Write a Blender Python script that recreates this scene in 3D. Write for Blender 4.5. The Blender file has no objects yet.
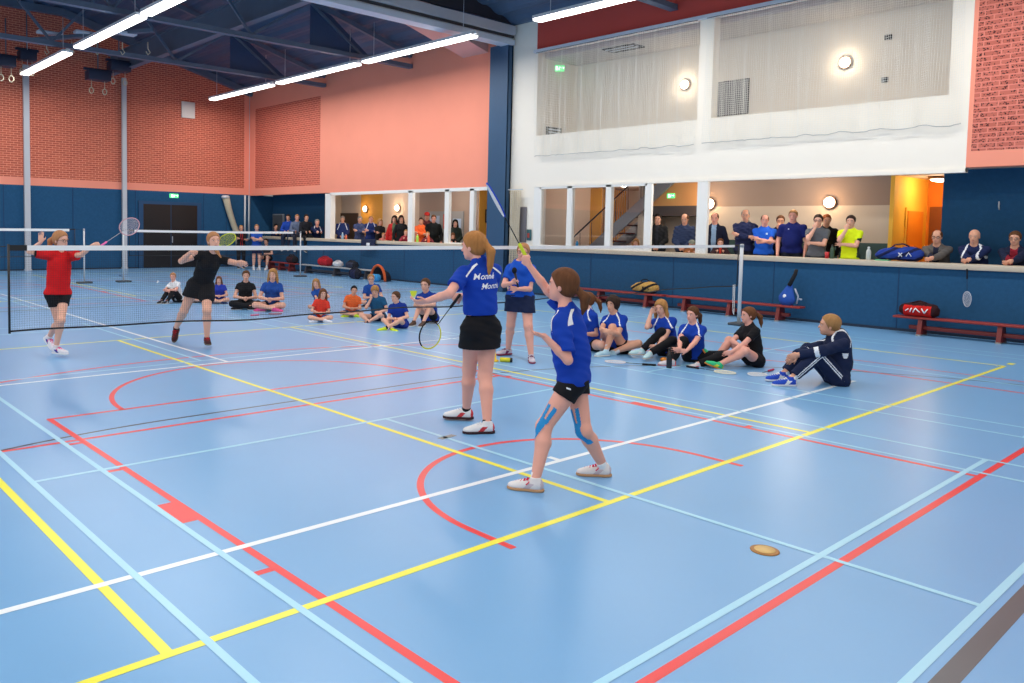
import bpy, bmesh, math, random
import numpy as np
from mathutils import Vector, Matrix

random.seed(7)
rng = np.random.default_rng(11)
scene = bpy.context.scene
col = scene.collection

# ------------------------------------------------------------------ camera
CF, CCX, CCY, CYAW, CPITCH, CROLL, CAMH = 800.0945, 431.007, 275.195, 0.8570702, 0.0592005, 0.0181621, 1.77735
c_w = np.array([math.cos(CYAW) * math.cos(CPITCH), math.sin(CYAW) * math.cos(CPITCH), -math.sin(CPITCH)])
_rt = np.array([math.sin(CYAW), -math.cos(CYAW), 0.0])
_up = np.cross(_rt, c_w)
c_r = _rt * math.cos(CROLL) + _up * math.sin(CROLL)
c_u = -_rt * math.sin(CROLL) + _up * math.cos(CROLL)
cam_data = bpy.data.cameras.new('camera')
cam = bpy.data.objects.new('camera', cam_data)
col.objects.link(cam)
M = Matrix.Identity(4)
for i in range(3):
    M[i][0] = c_r[i]; M[i][1] = c_u[i]; M[i][2] = -c_w[i]
M[0][3] = 0; M[1][3] = 0; M[2][3] = CAMH
cam.matrix_world = M
cam_data.sensor_width = 36.0
cam_data.lens = CF / 1024 * 36.0
cam_data.shift_x = (512 - CCX) / 1024
cam_data.shift_y = -(341.5 - CCY) / 1024
cam_data.clip_end = 200
scene.camera = cam

# ------------------------------------------------------------------ world and exposure
world = bpy.data.worlds.new('world')
scene.world = world
world.use_nodes = True
world.node_tree.nodes['Background'].inputs[0].default_value = (1.0, 0.97, 0.93, 1)
world.node_tree.nodes['Background'].inputs[1].default_value = 0.55
scene.view_settings.view_transform = 'Standard'
scene.view_settings.look = 'None'
scene.view_settings.exposure = 0.0
scene.view_settings.gamma = 1.0
scene.view_settings.use_curve_mapping = False
try:
    scene.cycles.use_denoising = True
    scene.cycles.max_bounces = 6
    scene.cycles.diffuse_bounces = 4
    scene.cycles.transparent_max_bounces = 12
    scene.cycles.sample_clamp_indirect = 4
except Exception:
    pass
LAMP_POWER = 118.0          # watts of each ceiling lamp

# ------------------------------------------------------------------ helpers
def lin(c):
    return tuple(((v / 255) / 12.92 if v / 255 <= 0.04045 else ((v / 255 + 0.055) / 1.055) ** 2.4) for v in c)

def ray(px, py):
    return c_w + c_r * (px - CCX) / CF - c_u * (py - CCY) / CF

def at_depth(px, py, d):          # the point on a pixel's ray at depth d along the view axis
    return np.array([0, 0, CAMH]) + ray(px, py) * d

def on_floor(px, py, z=0.0):
    d = ray(px, py)
    return np.array([0, 0, CAMH]) + d * ((z - CAMH) / d[2])

def on_x(px, py, X):
    d = ray(px, py)
    return np.array([0, 0, CAMH]) + d * (X / d[0])

def depth_of(p):
    return float(np.dot(np.array(p) - np.array([0, 0, CAMH]), c_w))

_mats = {}
def mat(name, rgb, rough=0.6, metal=0.0, noise=0.0, nscale=8.0, emit=None, estr=1.0, spec=0.5, bump=0.0, bscale=60.0, stretch=None):
    if name in _mats:
        return _mats[name]
    m = bpy.data.materials.new(name)
    m.use_nodes = True
    nt = m.node_tree
    b = nt.nodes['Principled BSDF']
    c = lin(rgb)
    b.inputs['Base Color'].default_value = (*c, 1)
    b.inputs['Roughness'].default_value = rough
    b.inputs['Metallic'].default_value = metal
    b.inputs['Specular IOR Level'].default_value = spec
    if emit is not None:
        b.inputs['Emission Color'].default_value = (*lin(emit), 1)
        b.inputs['Emission Strength'].default_value = estr
    tc = None
    if noise > 0 or bump > 0:
        tc = nt.nodes.new('ShaderNodeTexCoord')
        src = tc.outputs['Object']
        if stretch:
            mp = nt.nodes.new('ShaderNodeMapping')
            mp.inputs['Scale'].default_value = stretch
            nt.links.new(src, mp.inputs[0]); src = mp.outputs[0]
    if noise > 0:
        n = nt.nodes.new('ShaderNodeTexNoise')
        n.inputs['Scale'].default_value = nscale
        n.inputs['Detail'].default_value = 4
        nt.links.new(src, n.inputs[0])
        mx = nt.nodes.new('ShaderNodeMix'); mx.data_type = 'RGBA'
        mx.inputs[6].default_value = (*[v * (1 - noise) for v in c], 1)
        mx.inputs[7].default_value = (*[min(1, v * (1 + noise)) for v in c], 1)
        nt.links.new(n.outputs[0], mx.inputs[0])
        nt.links.new(mx.outputs[2], b.inputs['Base Color'])
    if bump > 0:
        n2 = nt.nodes.new('ShaderNodeTexNoise')
        n2.inputs['Scale'].default_value = bscale
        n2.inputs['Detail'].default_value = 3
        nt.links.new(src, n2.inputs[0])
        bp = nt.nodes.new('ShaderNodeBump')
        bp.inputs['Strength'].default_value = bump
        bp.inputs['Distance'].default_value = 0.01
        nt.links.new(n2.outputs[0], bp.inputs['Height'])
        nt.links.new(bp.outputs[0], b.inputs['Normal'])
    _mats[name] = m
    return m

def brick_mat(name, c1, c2, mortar, bw, bh, msize, axes, holes=False):
    m = bpy.data.materials.new(name); m.use_nodes = True
    nt = m.node_tree; b = nt.nodes['Principled BSDF']
    b.inputs['Roughness'].default_value = 0.85
    tc = nt.nodes.new('ShaderNodeTexCoord')
    sp = nt.nodes.new('ShaderNodeSeparateXYZ'); cb = nt.nodes.new('ShaderNodeCombineXYZ')
    nt.links.new(tc.outputs['Object'], sp.inputs[0])
    nt.links.new(sp.outputs['XYZ'.index(axes[0])], cb.inputs[0])
    nt.links.new(sp.outputs['XYZ'.index(axes[1])], cb.inputs[1])
    br = nt.nodes.new('ShaderNodeTexBrick')
    br.inputs['Color1'].default_value = (*lin(c1), 1)
    br.inputs['Color2'].default_value = (*lin(c2), 1)
    br.inputs['Mortar'].default_value = (*lin(mortar), 1)
    br.inputs['Scale'].default_value = 1.0
    br.inputs['Mortar Size'].default_value = msize
    br.inputs['Brick Width'].default_value = bw
    br.inputs['Row Height'].default_value = bh
    nt.links.new(cb.outputs[0], br.inputs[0])
    out = br.outputs[0]
    if holes:
        vo = nt.nodes.new('ShaderNodeTexVoronoi'); vo.inputs['Scale'].default_value = 28
        nt.links.new(cb.outputs[0], vo.inputs[0])
        cr = nt.nodes.new('ShaderNodeValToRGB')
        cr.color_ramp.elements[0].position = 0.28; cr.color_ramp.elements[1].position = 0.42
        cr.color_ramp.elements[0].color = (1, 1, 1, 1); cr.color_ramp.elements[1].color = (0, 0, 0, 1)
        nt.links.new(vo.outputs[0], cr.inputs[0])
        inv = nt.nodes.new('ShaderNodeMath'); inv.operation = 'SUBTRACT'; inv.inputs[0].default_value = 1
        nt.links.new(br.outputs[1], inv.inputs[1])
        mu = nt.nodes.new('ShaderNodeMath'); mu.operation = 'MULTIPLY'
        nt.links.new(inv.outputs[0], mu.inputs[0]); nt.links.new(cr.outputs[0], mu.inputs[1])
        mx = nt.nodes.new('ShaderNodeMix'); mx.data_type = 'RGBA'
        nt.links.new(mu.outputs[0], mx.inputs[0]); nt.links.new(out, mx.inputs[6])
        mx.inputs[7].default_value = (*lin((70, 30, 28)), 1)
        out = mx.outputs[2]
    nt.links.new(out, b.inputs['Base Color'])
    return m

class MB:
    """collects shapes and links them as ONE mesh object"""
    def __init__(s):
        s.v = []; s.f = []; s.m = []; s.smooth = []
    def add(s, vs, fs, m=0, smooth=False):
        o = len(s.v)
        s.v += [tuple(map(float, p)) for p in vs]
        for f in fs:
            s.f.append(tuple(i + o for i in f)); s.m.append(m); s.smooth.append(smooth)
        return s
    def box(s, a, b, m=0, R=None, c=None):
        x0, y0, z0 = a; x1, y1, z1 = b
        vs = [(x, y, z) for z in (z0, z1) for y in (y0, y1) for x in (x0, x1)]
        if R is not None:
            c = Vector(c) if c is not None else Vector(((x0 + x1) / 2, (y0 + y1) / 2, (z0 + z1) / 2))
            vs = [tuple(R @ (Vector(p) - c) + c) for p in vs]
        return s.add(vs, [(0, 2, 3, 1), (4, 5, 7, 6), (0, 1, 5, 4), (2, 6, 7, 3), (0, 4, 6, 2), (1, 3, 7, 5)], m)
    def bevbox(s, a, b, r=0.02, m=0, R=None, seg=2, T=None):
        bm = bmesh.new()
        bmesh.ops.create_cube(bm, size=1)
        sx, sy, sz = [b[i] - a[i] for i in range(3)]
        for v in bm.verts:
            v.co = Vector((v.co.x * sx, v.co.y * sy, v.co.z * sz))
        bmesh.ops.bevel(bm, geom=list(bm.edges) + list(bm.verts), offset=min(r, 0.49 * min(sx, sy, sz)), segments=seg, affect='EDGES', profile=0.5)
        c = Vector([(a[i] + b[i]) / 2 for i in range(3)])
        bm.verts.index_update()
        vs = [(R @ v.co if R is not None else v.co) + c for v in bm.verts]
        if T is not None:
            vs = [T @ v for v in vs]
        s.add(vs, [tuple(v.index for v in f.verts) for f in bm.faces], m, True)
        bm.free()
        return s
    def quad(s, p, m=0):
        return s.add(p, [tuple(range(len(p)))], m)
    def bar(s, p, q, w, h=None, m=0, up=(0, 0, 1)):
        h = w if h is None else h
        p = Vector(p); q = Vector(q); d = (q - p)
        if d.length < 1e-9: return s
        d.normalize()
        u = Vector(up)
        if abs(d.dot(u)) > 0.98: u = Vector((1, 0, 0))
        x = d.cross(u).normalized(); y = x.cross(d).normalized()
        vs = [tuple(e + x * (sx * w / 2) + y * (sy * h / 2)) for e in (p, q) for sy in (-1, 1) for sx in (-1, 1)]
        return s.add(vs, [(0, 2, 3, 1), (4, 5, 7, 6), (0, 1, 5, 4), (2, 6, 7, 3), (0, 4, 6, 2), (1, 3, 7, 5)], m)
    def tube(s, pts, r, n=8, m=0, cap=True, closed=False):
        pts = [Vector(p) for p in pts]
        rs = r if isinstance(r, (list, tuple)) else [r] * len(pts)
        N = len(pts); rings = []
        prev = None
        for i, p in enumerate(pts):
            if closed: t = (pts[(i + 1) % N] - pts[i - 1])
            else: t = pts[min(i + 1, N - 1)] - pts[max(i - 1, 0)]
            if t.length < 1e-9: t = Vector((0, 0, 1))
            t.normalize()
            if prev is None:
                a = Vector((0, 0, 1)) if abs(t.z) < 0.9 else Vector((1, 0, 0))
                x = t.cross(a).normalized()
            else:
                x = (prev - t * prev.dot(t))
                x = x.normalized() if x.length > 1e-6 else t.orthogonal().normalized()
            prev = x; y = t.cross(x)
            rings.append([tuple(p + (x * math.cos(k * 2 * math.pi / n) + y * math.sin(k * 2 * math.pi / n)) * rs[i]) for k in range(n)])
        vs = [v for rg in rings for v in rg]; fs = []
        for i in range(N if closed else N - 1):
            j = (i + 1) % N
            for k in range(n):
                k2 = (k + 1) % n
                fs.append((i * n + k, i * n + k2, j * n + k2, j * n + k))
        if cap and not closed:
            fs.append(tuple(range(n - 1, -1, -1))); fs.append(tuple((N - 1) * n + k for k in range(n)))
        return s.add(vs, fs, m, n > 4)
    def lathe(s, c, prof, n=20, m=0, axis=(0, 0, 1)):
        ax = Vector(axis).normalized(); x = ax.orthogonal().normalized(); y = ax.cross(x); c = Vector(c)
        vs = []; fs = []
        for (r, z) in prof:
            for k in range(n):
                a = 2 * math.pi * k / n
                vs.append(tuple(c + ax * z + (x * math.cos(a) + y * math.sin(a)) * max(r, 1e-5)))
        for i in range(len(prof) - 1):
            for k in range(n):
                k2 = (k + 1) % n
                fs.append((i * n + k, i * n + k2, (i + 1) * n + k2, (i + 1) * n + k))
        fs.append(tuple(range(n - 1, -1, -1))); fs.append(tuple((len(prof) - 1) * n + k for k in range(n)))
        return s.add(vs, fs, m, True)
    def prism(s, poly, axis, a, b, m=0):
        """poly in the two other axes, extruded along axis from a to b"""
        k = 'xyz'.index(axis); n = len(poly)
        def P(uv, t):
            q = list(uv); q.insert(k, t); return tuple(q)
        vs = [P(p, a) for p in poly] + [P(p, b) for p in poly]
        fs = [tuple(range(n - 1, -1, -1)), tuple(range(n, 2 * n))] + [(i, (i + 1) % n, n + (i + 1) % n, n + i) for i in range(n)]
        return s.add(vs, fs, m)
    def ellipsoid(s, c, r, n=14, m=0, R=None, zmin=None):
        vs = []; fs = []; k = n // 2
        for i in range(k + 1):
            t = math.pi * i / k
            for j in range(n):
                a = 2 * math.pi * j / n
                p = Vector((r[0] * math.sin(t) * math.cos(a), r[1] * math.sin(t) * math.sin(a), r[2] * math.cos(t)))
                if zmin is not None: p.z = max(p.z, zmin)
                if R is not None: p = R @ p
                vs.append(tuple(p + Vector(c)))
        for i in range(k):
            for j in range(n):
                j2 = (j + 1) % n
                fs.append((i * n + j, (i + 1) * n + j, (i + 1) * n + j2, i * n + j2))
        return s.add(vs, fs, m, True)
    def build(s, name, mats, parent=None):
        me = bpy.data.meshes.new(name)
        me.from_pydata(s.v, [], s.f)
        if not isinstance(mats, (list, tuple)): mats = [mats]
        for mm in mats: me.materials.append(mm)
        me.polygons.foreach_set('material_index', s.m)
        me.polygons.foreach_set('use_smooth', s.smooth)
        me.update()
        o = bpy.data.objects.new(name, me)
        col.objects.link(o)
        if parent is not None:
            o.parent = parent
            o.matrix_parent_inverse = parent.matrix_world.inverted() if parent.matrix_basis == Matrix.Identity(4) else parent.matrix_basis.inverted()
        return o

def tag(o, label=None, cat=None, group=None, kind=None):
    if label: o['label'] = label
    if cat: o['category'] = cat
    if group: o['group'] = group
    if kind: o['kind'] = kind
    return o

def empty(name, loc=(0, 0, 0), label=None, cat=None, group=None, rz=0.0):
    o = bpy.data.objects.new(name, None)
    o.empty_display_size = 0.2
    o.location = loc; o.rotation_euler = (0, 0, rz)
    col.objects.link(o)
    return tag(o, label, cat, group)

def struct(name, mb, mats, label=None):
    o = mb.build(name, mats)
    o['kind'] = 'structure'
    if label: o['label'] = label
    return o

def copy_tree(o, loc=None, rz=None, label=None):
    def rec(a, parent):
        c = a.copy(); col.objects.link(c); c.parent = parent
        if parent is not None: c.matrix_parent_inverse = a.matrix_parent_inverse.copy()
        for ch in a.children: rec(ch, c)
        return c
    r = rec(o, None)
    if loc is not None: r.location = loc
    if rz is not None: r.rotation_euler = (0, 0, rz)
    if label: r['label'] = label
    return r

def smart(name, mb, mats, label, cat, group=None):
    return tag(mb.build(name, mats), label, cat, group)
# ------------------------------------------------------------------ materials of the place
XW, YF = 16.5, 30.9           # side wall plane, far wall plane
m_blue = mat('blue_wall_felt', (40, 86, 124), 0.92, noise=0.16, nscale=14, bump=0.35, bscale=90, spec=0.2)
m_salmon = mat('salmon_paint', (250, 156, 130), 0.8, noise=0.03, nscale=1.5)
m_white = mat('white_wall_paint', (250, 243, 230), 0.8, noise=0.02, nscale=2)
m_whitewood = mat('white_frame_paint', (244, 242, 236), 0.55)
m_beige = mat('beige_plaster', (208, 193, 176), 0.85, noise=0.03, nscale=2)
m_taupe = mat('taupe_plaster', (164, 142, 128), 0.85, noise=0.04, nscale=2)
m_green = mat('dark_green_wainscot', (58, 88, 88), 0.7, noise=0.05)
m_yellow = mat('yellow_orange_paint', (255, 200, 70), 0.7, noise=0.03)
m_ochre = mat('ochre_paint', (214, 160, 70), 0.75, noise=0.05)
m_dark = mat('dark_interior', (28, 24, 24), 0.6)
m_brown = mat('brown_door_wood', (136, 74, 18), 0.5, noise=0.1, nscale=5)
m_ledge = mat('ledge_wood', (205, 190, 168), 0.5, noise=0.1, nscale=6, stretch=(1, 0.1, 1))
m_steel = mat('truss_blue_steel', (98, 114, 134), 0.5, 0.15, noise=0.1, nscale=4)
m_deck = mat('roof_deck_steel', (74, 96, 124), 0.55, 0.2, noise=0.1, nscale=3)
m_grey = mat('grey_rail_metal', (214, 222, 232), 0.45, 0.1)
m_colblue = mat('column_blue_paint', (44, 82, 116), 0.5, noise=0.06, nscale=5)
m_plum = mat('fascia_red_shaded', (205, 78, 68), 0.8, noise=0.04, nscale=2)  # red darkened in colour for the unlit band above the lamps
m_black = mat('black_plastic', (18, 18, 20), 0.5)
m_alu = mat('aluminium', (190, 196, 204), 0.35, 0.6)
m_offwhite = mat('offwhite_metal', (222, 224, 226), 0.45)
m_lit = mat('lamp_diffuser', (255, 255, 255), 0.4, emit=(255, 250, 244), estr=6.0)
m_glow = mat('warm_lamp_globe', (255, 250, 240), 0.4, emit=(255, 244, 220), estr=5.0)
m_exit = mat('exit_sign_green', (60, 190, 110), 0.4, emit=(90, 225, 130), estr=1.6)
m_brick = brick_mat('far_wall_brick', (204, 100, 76), (186, 86, 66), (240, 156, 126), 0.23, 0.078, 0.010, 'XZ')
m_brick_side = brick_mat('side_wall_brick', (208, 98, 78), (190, 86, 68), (240, 148, 122), 0.23, 0.078, 0.010, 'YZ')
m_brick_holes = brick_mat('acoustic_brick', (206, 112, 96), (196, 102, 86), (226, 134, 116), 0.27, 0.088, 0.012, 'YZ', holes=True)

def floor_material(rgb, name):
    m = bpy.data.materials.new(name); m.use_nodes = True
    nt = m.node_tree; b = nt.nodes['Principled BSDF']
    tc = nt.nodes.new('ShaderNodeTexCoord')
    n = nt.nodes.new('ShaderNodeTexNoise'); n.inputs['Scale'].default_value = 0.9; n.inputs['Detail'].default_value = 5
    nt.links.new(tc.outputs['Object'], n.inputs[0])
    c = lin(rgb)
    mx = nt.nodes.new('ShaderNodeMix'); mx.data_type = 'RGBA'
    mx.inputs[6].default_value = (*[v * 0.94 for v in c], 1); mx.inputs[7].default_value = (*[min(1, v * 1.06) for v in c], 1)
    nt.links.new(n.outputs[0], mx.inputs[0]); nt.links.new(mx.outputs[2], b.inputs['Base Color'])
    b.inputs['Roughness'].default_value = 0.30
    b.inputs['Specular IOR Level'].default_value = 0.55
    n2 = nt.nodes.new('ShaderNodeTexNoise'); n2.inputs['Scale'].default_value = 260
    nt.links.new(tc.outputs['Object'], n2.inputs[0])
    bp = nt.nodes.new('ShaderNodeBump'); bp.inputs['Strength'].default_value = 0.05; bp.inputs['Distance'].default_value = 0.002
    nt.links.new(n2.outputs[0], bp.inputs['Height']); nt.links.new(bp.outputs[0], b.inputs['Normal'])
    return m

F_COL = [(118, 171, 217), (240, 246, 250), (248, 240, 66), (238, 62, 60), (168, 220, 242), (92, 92, 96), (60, 52, 60), (28, 60, 130)]
F_N = ['floor_blue', 'line_white', 'line_yellow', 'line_red', 'line_pale_blue', 'line_grey', 'line_black', 'line_navy']
f_mats = [floor_material(c, n) for c, n in zip(F_COL, F_N)]

# ------------------------------------------------------------------ floor with the court markings
fb = MB()
fb.quad([(-12, -6, 0), (XW + 0.3, -6, 0), (XW + 0.3, YF + 0.2, 0), (-12, YF + 0.2, 0)], 0)
LZ = {6: .0006, 5: .0007, 3: .0009, 2: .0013, 1: .0016, 4: .0019, 7: .0006}
def lx(y, x0, x1, c, w=0.05):      # line along X
    z = LZ[c]; fb.quad([(x0, y - w / 2, z), (x1, y - w / 2, z), (x1, y + w / 2, z), (x0, y + w / 2, z)], c)
def ly(x, y0, y1, c, w=0.05):
    z = LZ[c] + .0001; fb.quad([(x - w / 2, y0, z), (x + w / 2, y0, z), (x + w / 2, y1, z), (x - w / 2, y1, z)], c)
def arc(cx, cy, r, a0, a1, c, w=0.05, n=48):
    z = LZ[c]
    for i in range(n):
        a = a0 + (a1 - a0) * i / n; b = a0 + (a1 - a0) * (i + 1) / n
        fb.quad([(cx + q * math.cos(t), cy + q * math.sin(t), z) for q, t in ((r - w / 2, a), (r + w / 2, a), (r + w / 2, b), (r - w / 2, b))], c)
for dy in (0, 16.14):
    for x0 in (1.47, 8.65):
        for yy in (1.08, 1.85, 5.80, 9.72, 13.67, 14.43):
            lx(yy + dy, x0, x0 + 6.06, 4, 0.04)
        for xx in (0, 0.46, 5.60, 6.06):
            ly(x0 + xx, 1.08 + dy, 14.43 + dy, 4, 0.04)
        ly(x0 + 3.03, 1.08 + dy, 5.80 + dy, 4, 0.04); ly(x0 + 3.03, 9.72 + dy, 14.43 + dy, 4, 0.04)
    # volleyball, yellow
    for yy in (3.11, 12.11): lx(yy + dy, -4.72, 13.28, 2, 0.05)
    for xx in (-4.72, 1.30, 4.28, 7.25, 13.28): ly(xx, 3.11 + dy, 12.11 + dy, 2, 0.05)
    # basketball, red
    lx(1.74 + dy, -4, 16.2, 3, 0.05)
    lx(7.58 + dy, 2.045, 6.985, 3, 0.05)
    ly(2.07, 1.74 + dy, 7.6 + dy, 3); ly(6.95, 1.74 + dy, 7.6 + dy, 3)
    for s, xx in ((-1, 2.045), (1, 6.975)):
        for yy in (6.62, 5.73, 3.575):
            lx(yy + dy, min(xx, xx + s * .1), max(xx, xx + s * .1), 3, 0.05)
        fb.quad([(xx, 4.46 + dy, .001), (xx + s * .12, 4.46 + dy, .001), (xx + s * .12, 4.85 + dy, .001), (xx, 4.85 + dy, .001)][::s], 3)
    arc(4.5, 7.58 + dy, 1.78, 0, math.pi, 3)
    arc(4.5, 3.33 + dy, 1.27, 0, math.pi, 3)
    ly(5.77, 2.98 + dy, 3.33 + dy, 3); ly(3.23, 2.98 + dy, 3.33 + dy, 3)
    arc(4.5, 3.33 + dy, 6.73, math.radians(8), math.radians(172), 3, n=90)
    ly(11.14, 1.74 + dy, 4.3 + dy, 3); ly(-2.14, 1.74 + dy, 4.3 + dy, 3)
    ly(12.03, 1.74 + dy, 9.0 + dy, 3, .04)
    lx(6.72 + dy, 1.45, 6.95, 3, 0.05)
    # white
    lx(3.93 + dy, -6, 10.3, 1, 0.05); lx(9.45 + dy, -6, 10.3, 1, 0.05); ly(4.74, 9.45 + dy, 21.3 + dy if dy == 0 else 30.5, 1, 0.05)
    ly(4.76, 3.93 + dy, 4.05 + dy, 1, 0.05)
    # handball area, dark grey
    lx(0.98 + dy, -8, 16, 5, 0.085)
    lx(6.95 + dy, 3, 6, 6, 0.035)
    arc(6, 0.98 + dy, 5.97, 0, math.pi / 2, 6, 0.035, 60); arc(3, 0.98 + dy, 5.97, math.pi / 2, math.pi, 6, 0.035, 60)
fb.quad([(13.5, 3.07, .002), (13.68, 3.07, .002), (13.68, 3.15, .002), (13.5, 3.15, .002)], 2)
arc(10.6, 26.5, 1.1, math.radians(120), math.radians(330), 7, 0.08)
arc(12.0, 25.0, 0.5, 0, math.radians(200), 3, 0.1)
struct('floor', fb, f_mats, 'blue sports hall floor with white, yellow, red and pale blue court lines')

# floor socket covers and tape marks
o = MB().lathe((4.32, 2.08, 0.0), [(0.078, 0), (0.078, 0.004), (0.070, 0.006), (0.0, 0.006)], 32).build('rim', mat('brass_rim', (172, 120, 62), 0.4, 0.5))
r = empty('floor_socket_cover', (4.32, 2.08, 0), 'round brass-rimmed tan socket cover set in the floor in the foreground', 'floor cover')
o.parent = r; o.matrix_parent_inverse = r.matrix_basis.inverted()
MB().lathe((4.32, 2.08, 0.0062), [(0.056, 0), (0.056, 0.002), (0.0, 0.0025)], 32).build('lid', mat('tan_lid', (226, 190, 122), 0.5, noise=0.12, nscale=30), r)
pp = on_floor(447, 437)
smart('tape_strip', MB().box((pp[0] - .09, pp[1] - .03, 0), (pp[0] + .09, pp[1] + .03, .002), R=Matrix.Rotation(0.1, 3, 'Z')), mat('grey_tape', (150, 145, 140), 0.5), 'short grey tape strip stuck to the floor left of the ponytailed woman\'s shoes', 'tape')

# ------------------------------------------------------------------ far wall
w = MB()
w.box((-12, YF, 0), (XW + 1.5, YF + 0.3, 3.02), 0)
w.box((-12, YF - 0.001, 3.02), (XW, YF + 0.3, 3.30), 1)
w.box((-12, YF, 3.30), (XW - 0.28, YF + 0.3, 9.6), 2)
w.box((XW - 0.28, YF - 0.001, 3.30), (XW, YF + 0.3, 9.6), 1)
struct('wall_far', w, [m_blue, m_salmon, m_brick], 'far end wall, blue below and red brick above')
d = MB(); d.box((11.72, YF - .06, 0), (14.28, YF - .005, 2.62), 0); d.box((11.9, YF - .07, 0.02), (14.1, YF - .055, 2.5), 1)
d.box((12.99, YF - .075, 0.02), (13.01, YF - .069, 2.5), 0); d.box((13.04, YF - .09, 1.0), (13.07, YF - .07, 1.25), 2)
do = struct('door_1', d, [mat('teal_door_frame', (20, 70, 110), 0.6), mat('black_double_door', (14, 12, 14), 0.35), m_alu], 'black double door in the far blue wall')
for i, xx in enumerate((7.0, 9.3, 11.6, 14.4, 15.4)):
    struct('trim_%d' % (i + 1), MB().box((xx, YF - .012, 0), (xx + .02, YF, 3.02)), mat('seam_blue', (20, 60, 100), 0.8))
smart('vent_panel', MB().bevbox((13.45, YF - .08, 5.98), (14.0, YF - .005, 6.62), .01).box((13.55, YF - .085, 6.1), (13.9, YF - .079, 6.5)), mat('ivory_panel', (236, 226, 216), 0.6), 'small square off-white panel high on the far brick wall', 'wall panel')

def exit_sign(loc, n, label, w=.36, h=.16):
    r = empty('exit_sign', loc, label, 'exit sign')
    n = Vector(n).normalized(); x = Vector((0, 0, 1)).cross(n).normalized()
    R = Matrix((x, n, Vector((0, 0, 1)))).transposed()
    L = Vector(loc)
    def bx(a, b, m, nm):
        mbx = MB(); mbx.bevbox(a, b, .008)
        mbx.v = [tuple(R @ Vector(v) + L) for v in mbx.v]
        return mbx.build(nm, m, r)
    bx((-w / 2, -.06, -h / 2), (w / 2, 0, h / 2), m_exit, 'panel')
    q = MB()
    # running figure, arrow and doorway
    def pl(pts, m=0):
        q.add([tuple(R @ Vector((a * w, .003, b * h)) + L) for a, b in pts], [tuple(range(len(pts)))], m)
    pl([(-.30, -.35), (-.12, -.35), (-.12, .35), (-.30, .35)]); pl([(.0, .05), (.12, .05), (.12, .25), (.0, .25)])
    pl([(-.02, .0), (.06, .0), (.02, -.35), (-.06, -.35)]); pl([(.18, .0), (.42, .0), (.42, .1), (.18, .1)]); pl([(.36, -.15), (.48, .05), (.36, .25)])
    q.build('pictogram', mat('sign_white', (240, 250, 240), 0.5, emit=(235, 255, 235), estr=2.0), r)
    return r
exit_sign((13.15, YF - .02, 2.86), (0, -1, 0), 'green exit sign above the black double door')

# ------------------------------------------------------------------ side wall with galleries (plane X = 16.5)
GF = 0.45                      # gallery floor level
w = MB()
w.box((XW, -6, 0), (XW + 0.22, YF, 1.20), 0)
struct('wall_right', w, [m_blue], 'low blue wall in front of the spectators\' gallery')
w = MB()
w.box((XW, -6, 3.02), (XW + 0.3, 4.62, 3.30), 0); w.box((XW, -6, 3.30), (XW + 0.3, 4.55, 9.3), 1)
w.box((XW - .002, 4.55, 3.30), (XW + 0.3, 4.62, 9.3), 0)
struct('wall_right_brick', w, [m_salmon, m_brick_holes], 'perforated red brick wall above the right end of the gallery')
w = MB()
w.box((XW, 16.4, 3.0), (XW + 0.3, 25.40, 9.3), 0)
w.box((XW, 25.40, 3.0), (XW + 0.3, YF, 3.30), 0)
w.box((XW, 25.40, 3.30), (XW + 0.3, 25.5, 6.9), 0); w.box((XW, 30.5, 3.30), (XW + 0.3, YF, 6.9), 0)
w.box((XW, 25.5, 6.6), (XW + .3, 30.5, 6.9), 0)
w.box((XW + .02, 25.5, 3.30), (XW + .3, 30.5, 6.6), 1)
w.box((XW, 25.4, 6.9), (XW + .3, YF, 9.3), 0)
struct('wall_right_salmon', w, [m_salmon, m_brick_side], 'smooth salmon upper wall with a brick panel near the corner')
w = MB()
w.box((XW + .01, 14.80, 1.2), (XW + 0.3, 16.42, 9.3), 0)       # white pilaster full height
w.box((XW, 4.62, 2.95), (XW + 0.12, 14.80, 4.33), 0)     # balcony front
w.box((XW - .02, 4.62, 2.93), (XW + 0.14, 14.80, 3.0), 0)
w.box((XW, 4.62, 4.33), (XW + 0.3, 4.95, 6.6), 0)        # right jamb
w.box((XW, 9.60, 4.33), (XW + 0.25, 9.95, 6.6), 0)       # middle pier
struct('wall_right_white', w, [m_white], 'white balcony front and piers of the upper gallery')
w = MB()
w.box((XW - .03, -6, 6.62), (XW + 0.3, 14.80, 9.3), 0)
struct('wall_right_fascia', w, [m_plum], 'fascia in shade-darkened red above the upper gallery')
w = MB(); w.box((XW - .12, 4.6, 6.54), (XW + .0, 14.85, 6.62), 0)
struct('trim_6', w, [m_grey], 'grey rail along the bottom of the red fascia')
# ledge board
w = MB(); w.bevbox((XW - .06, -5.5, 1.20), (XW + .42, 15.60, 1.305), .01, 0)
w.bevbox((XW - .06, 16.45, 1.20), (XW + .42, 29.9, 1.305), .01, 0)
struct('trim_7', w, [m_ledge], 'pale wooden ledge along the top of the low blue wall')
# skirting seams of the blue wall
for i, yy in enumerate((3.2, 5.6, 8.0, 10.4, 12.8, 18.0, 20.4, 22.8, 25.2, 27.6)):
    struct('trim_%d' % (8 + i), MB().box((XW - .008, yy, 0.02), (XW, yy + .012, 1.2)), mat('seam_blue', (20, 60, 100), 0.8))
struct('baseboard_right', MB().box((XW - .02, -6, 0), (XW, 15.69, .05)).box((XW - .02, 16.42, 0), (XW, YF, .05)), mat('dark_skirting', (22, 40, 62), 0.6))
struct('baseboard_far', MB().box((-12, YF - .02, 0), (11.72, YF, .05)).box((14.28, YF - .02, 0), (XW, YF, .05)), mat('dark_skirting', (22, 40, 62), 0.6))
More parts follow.
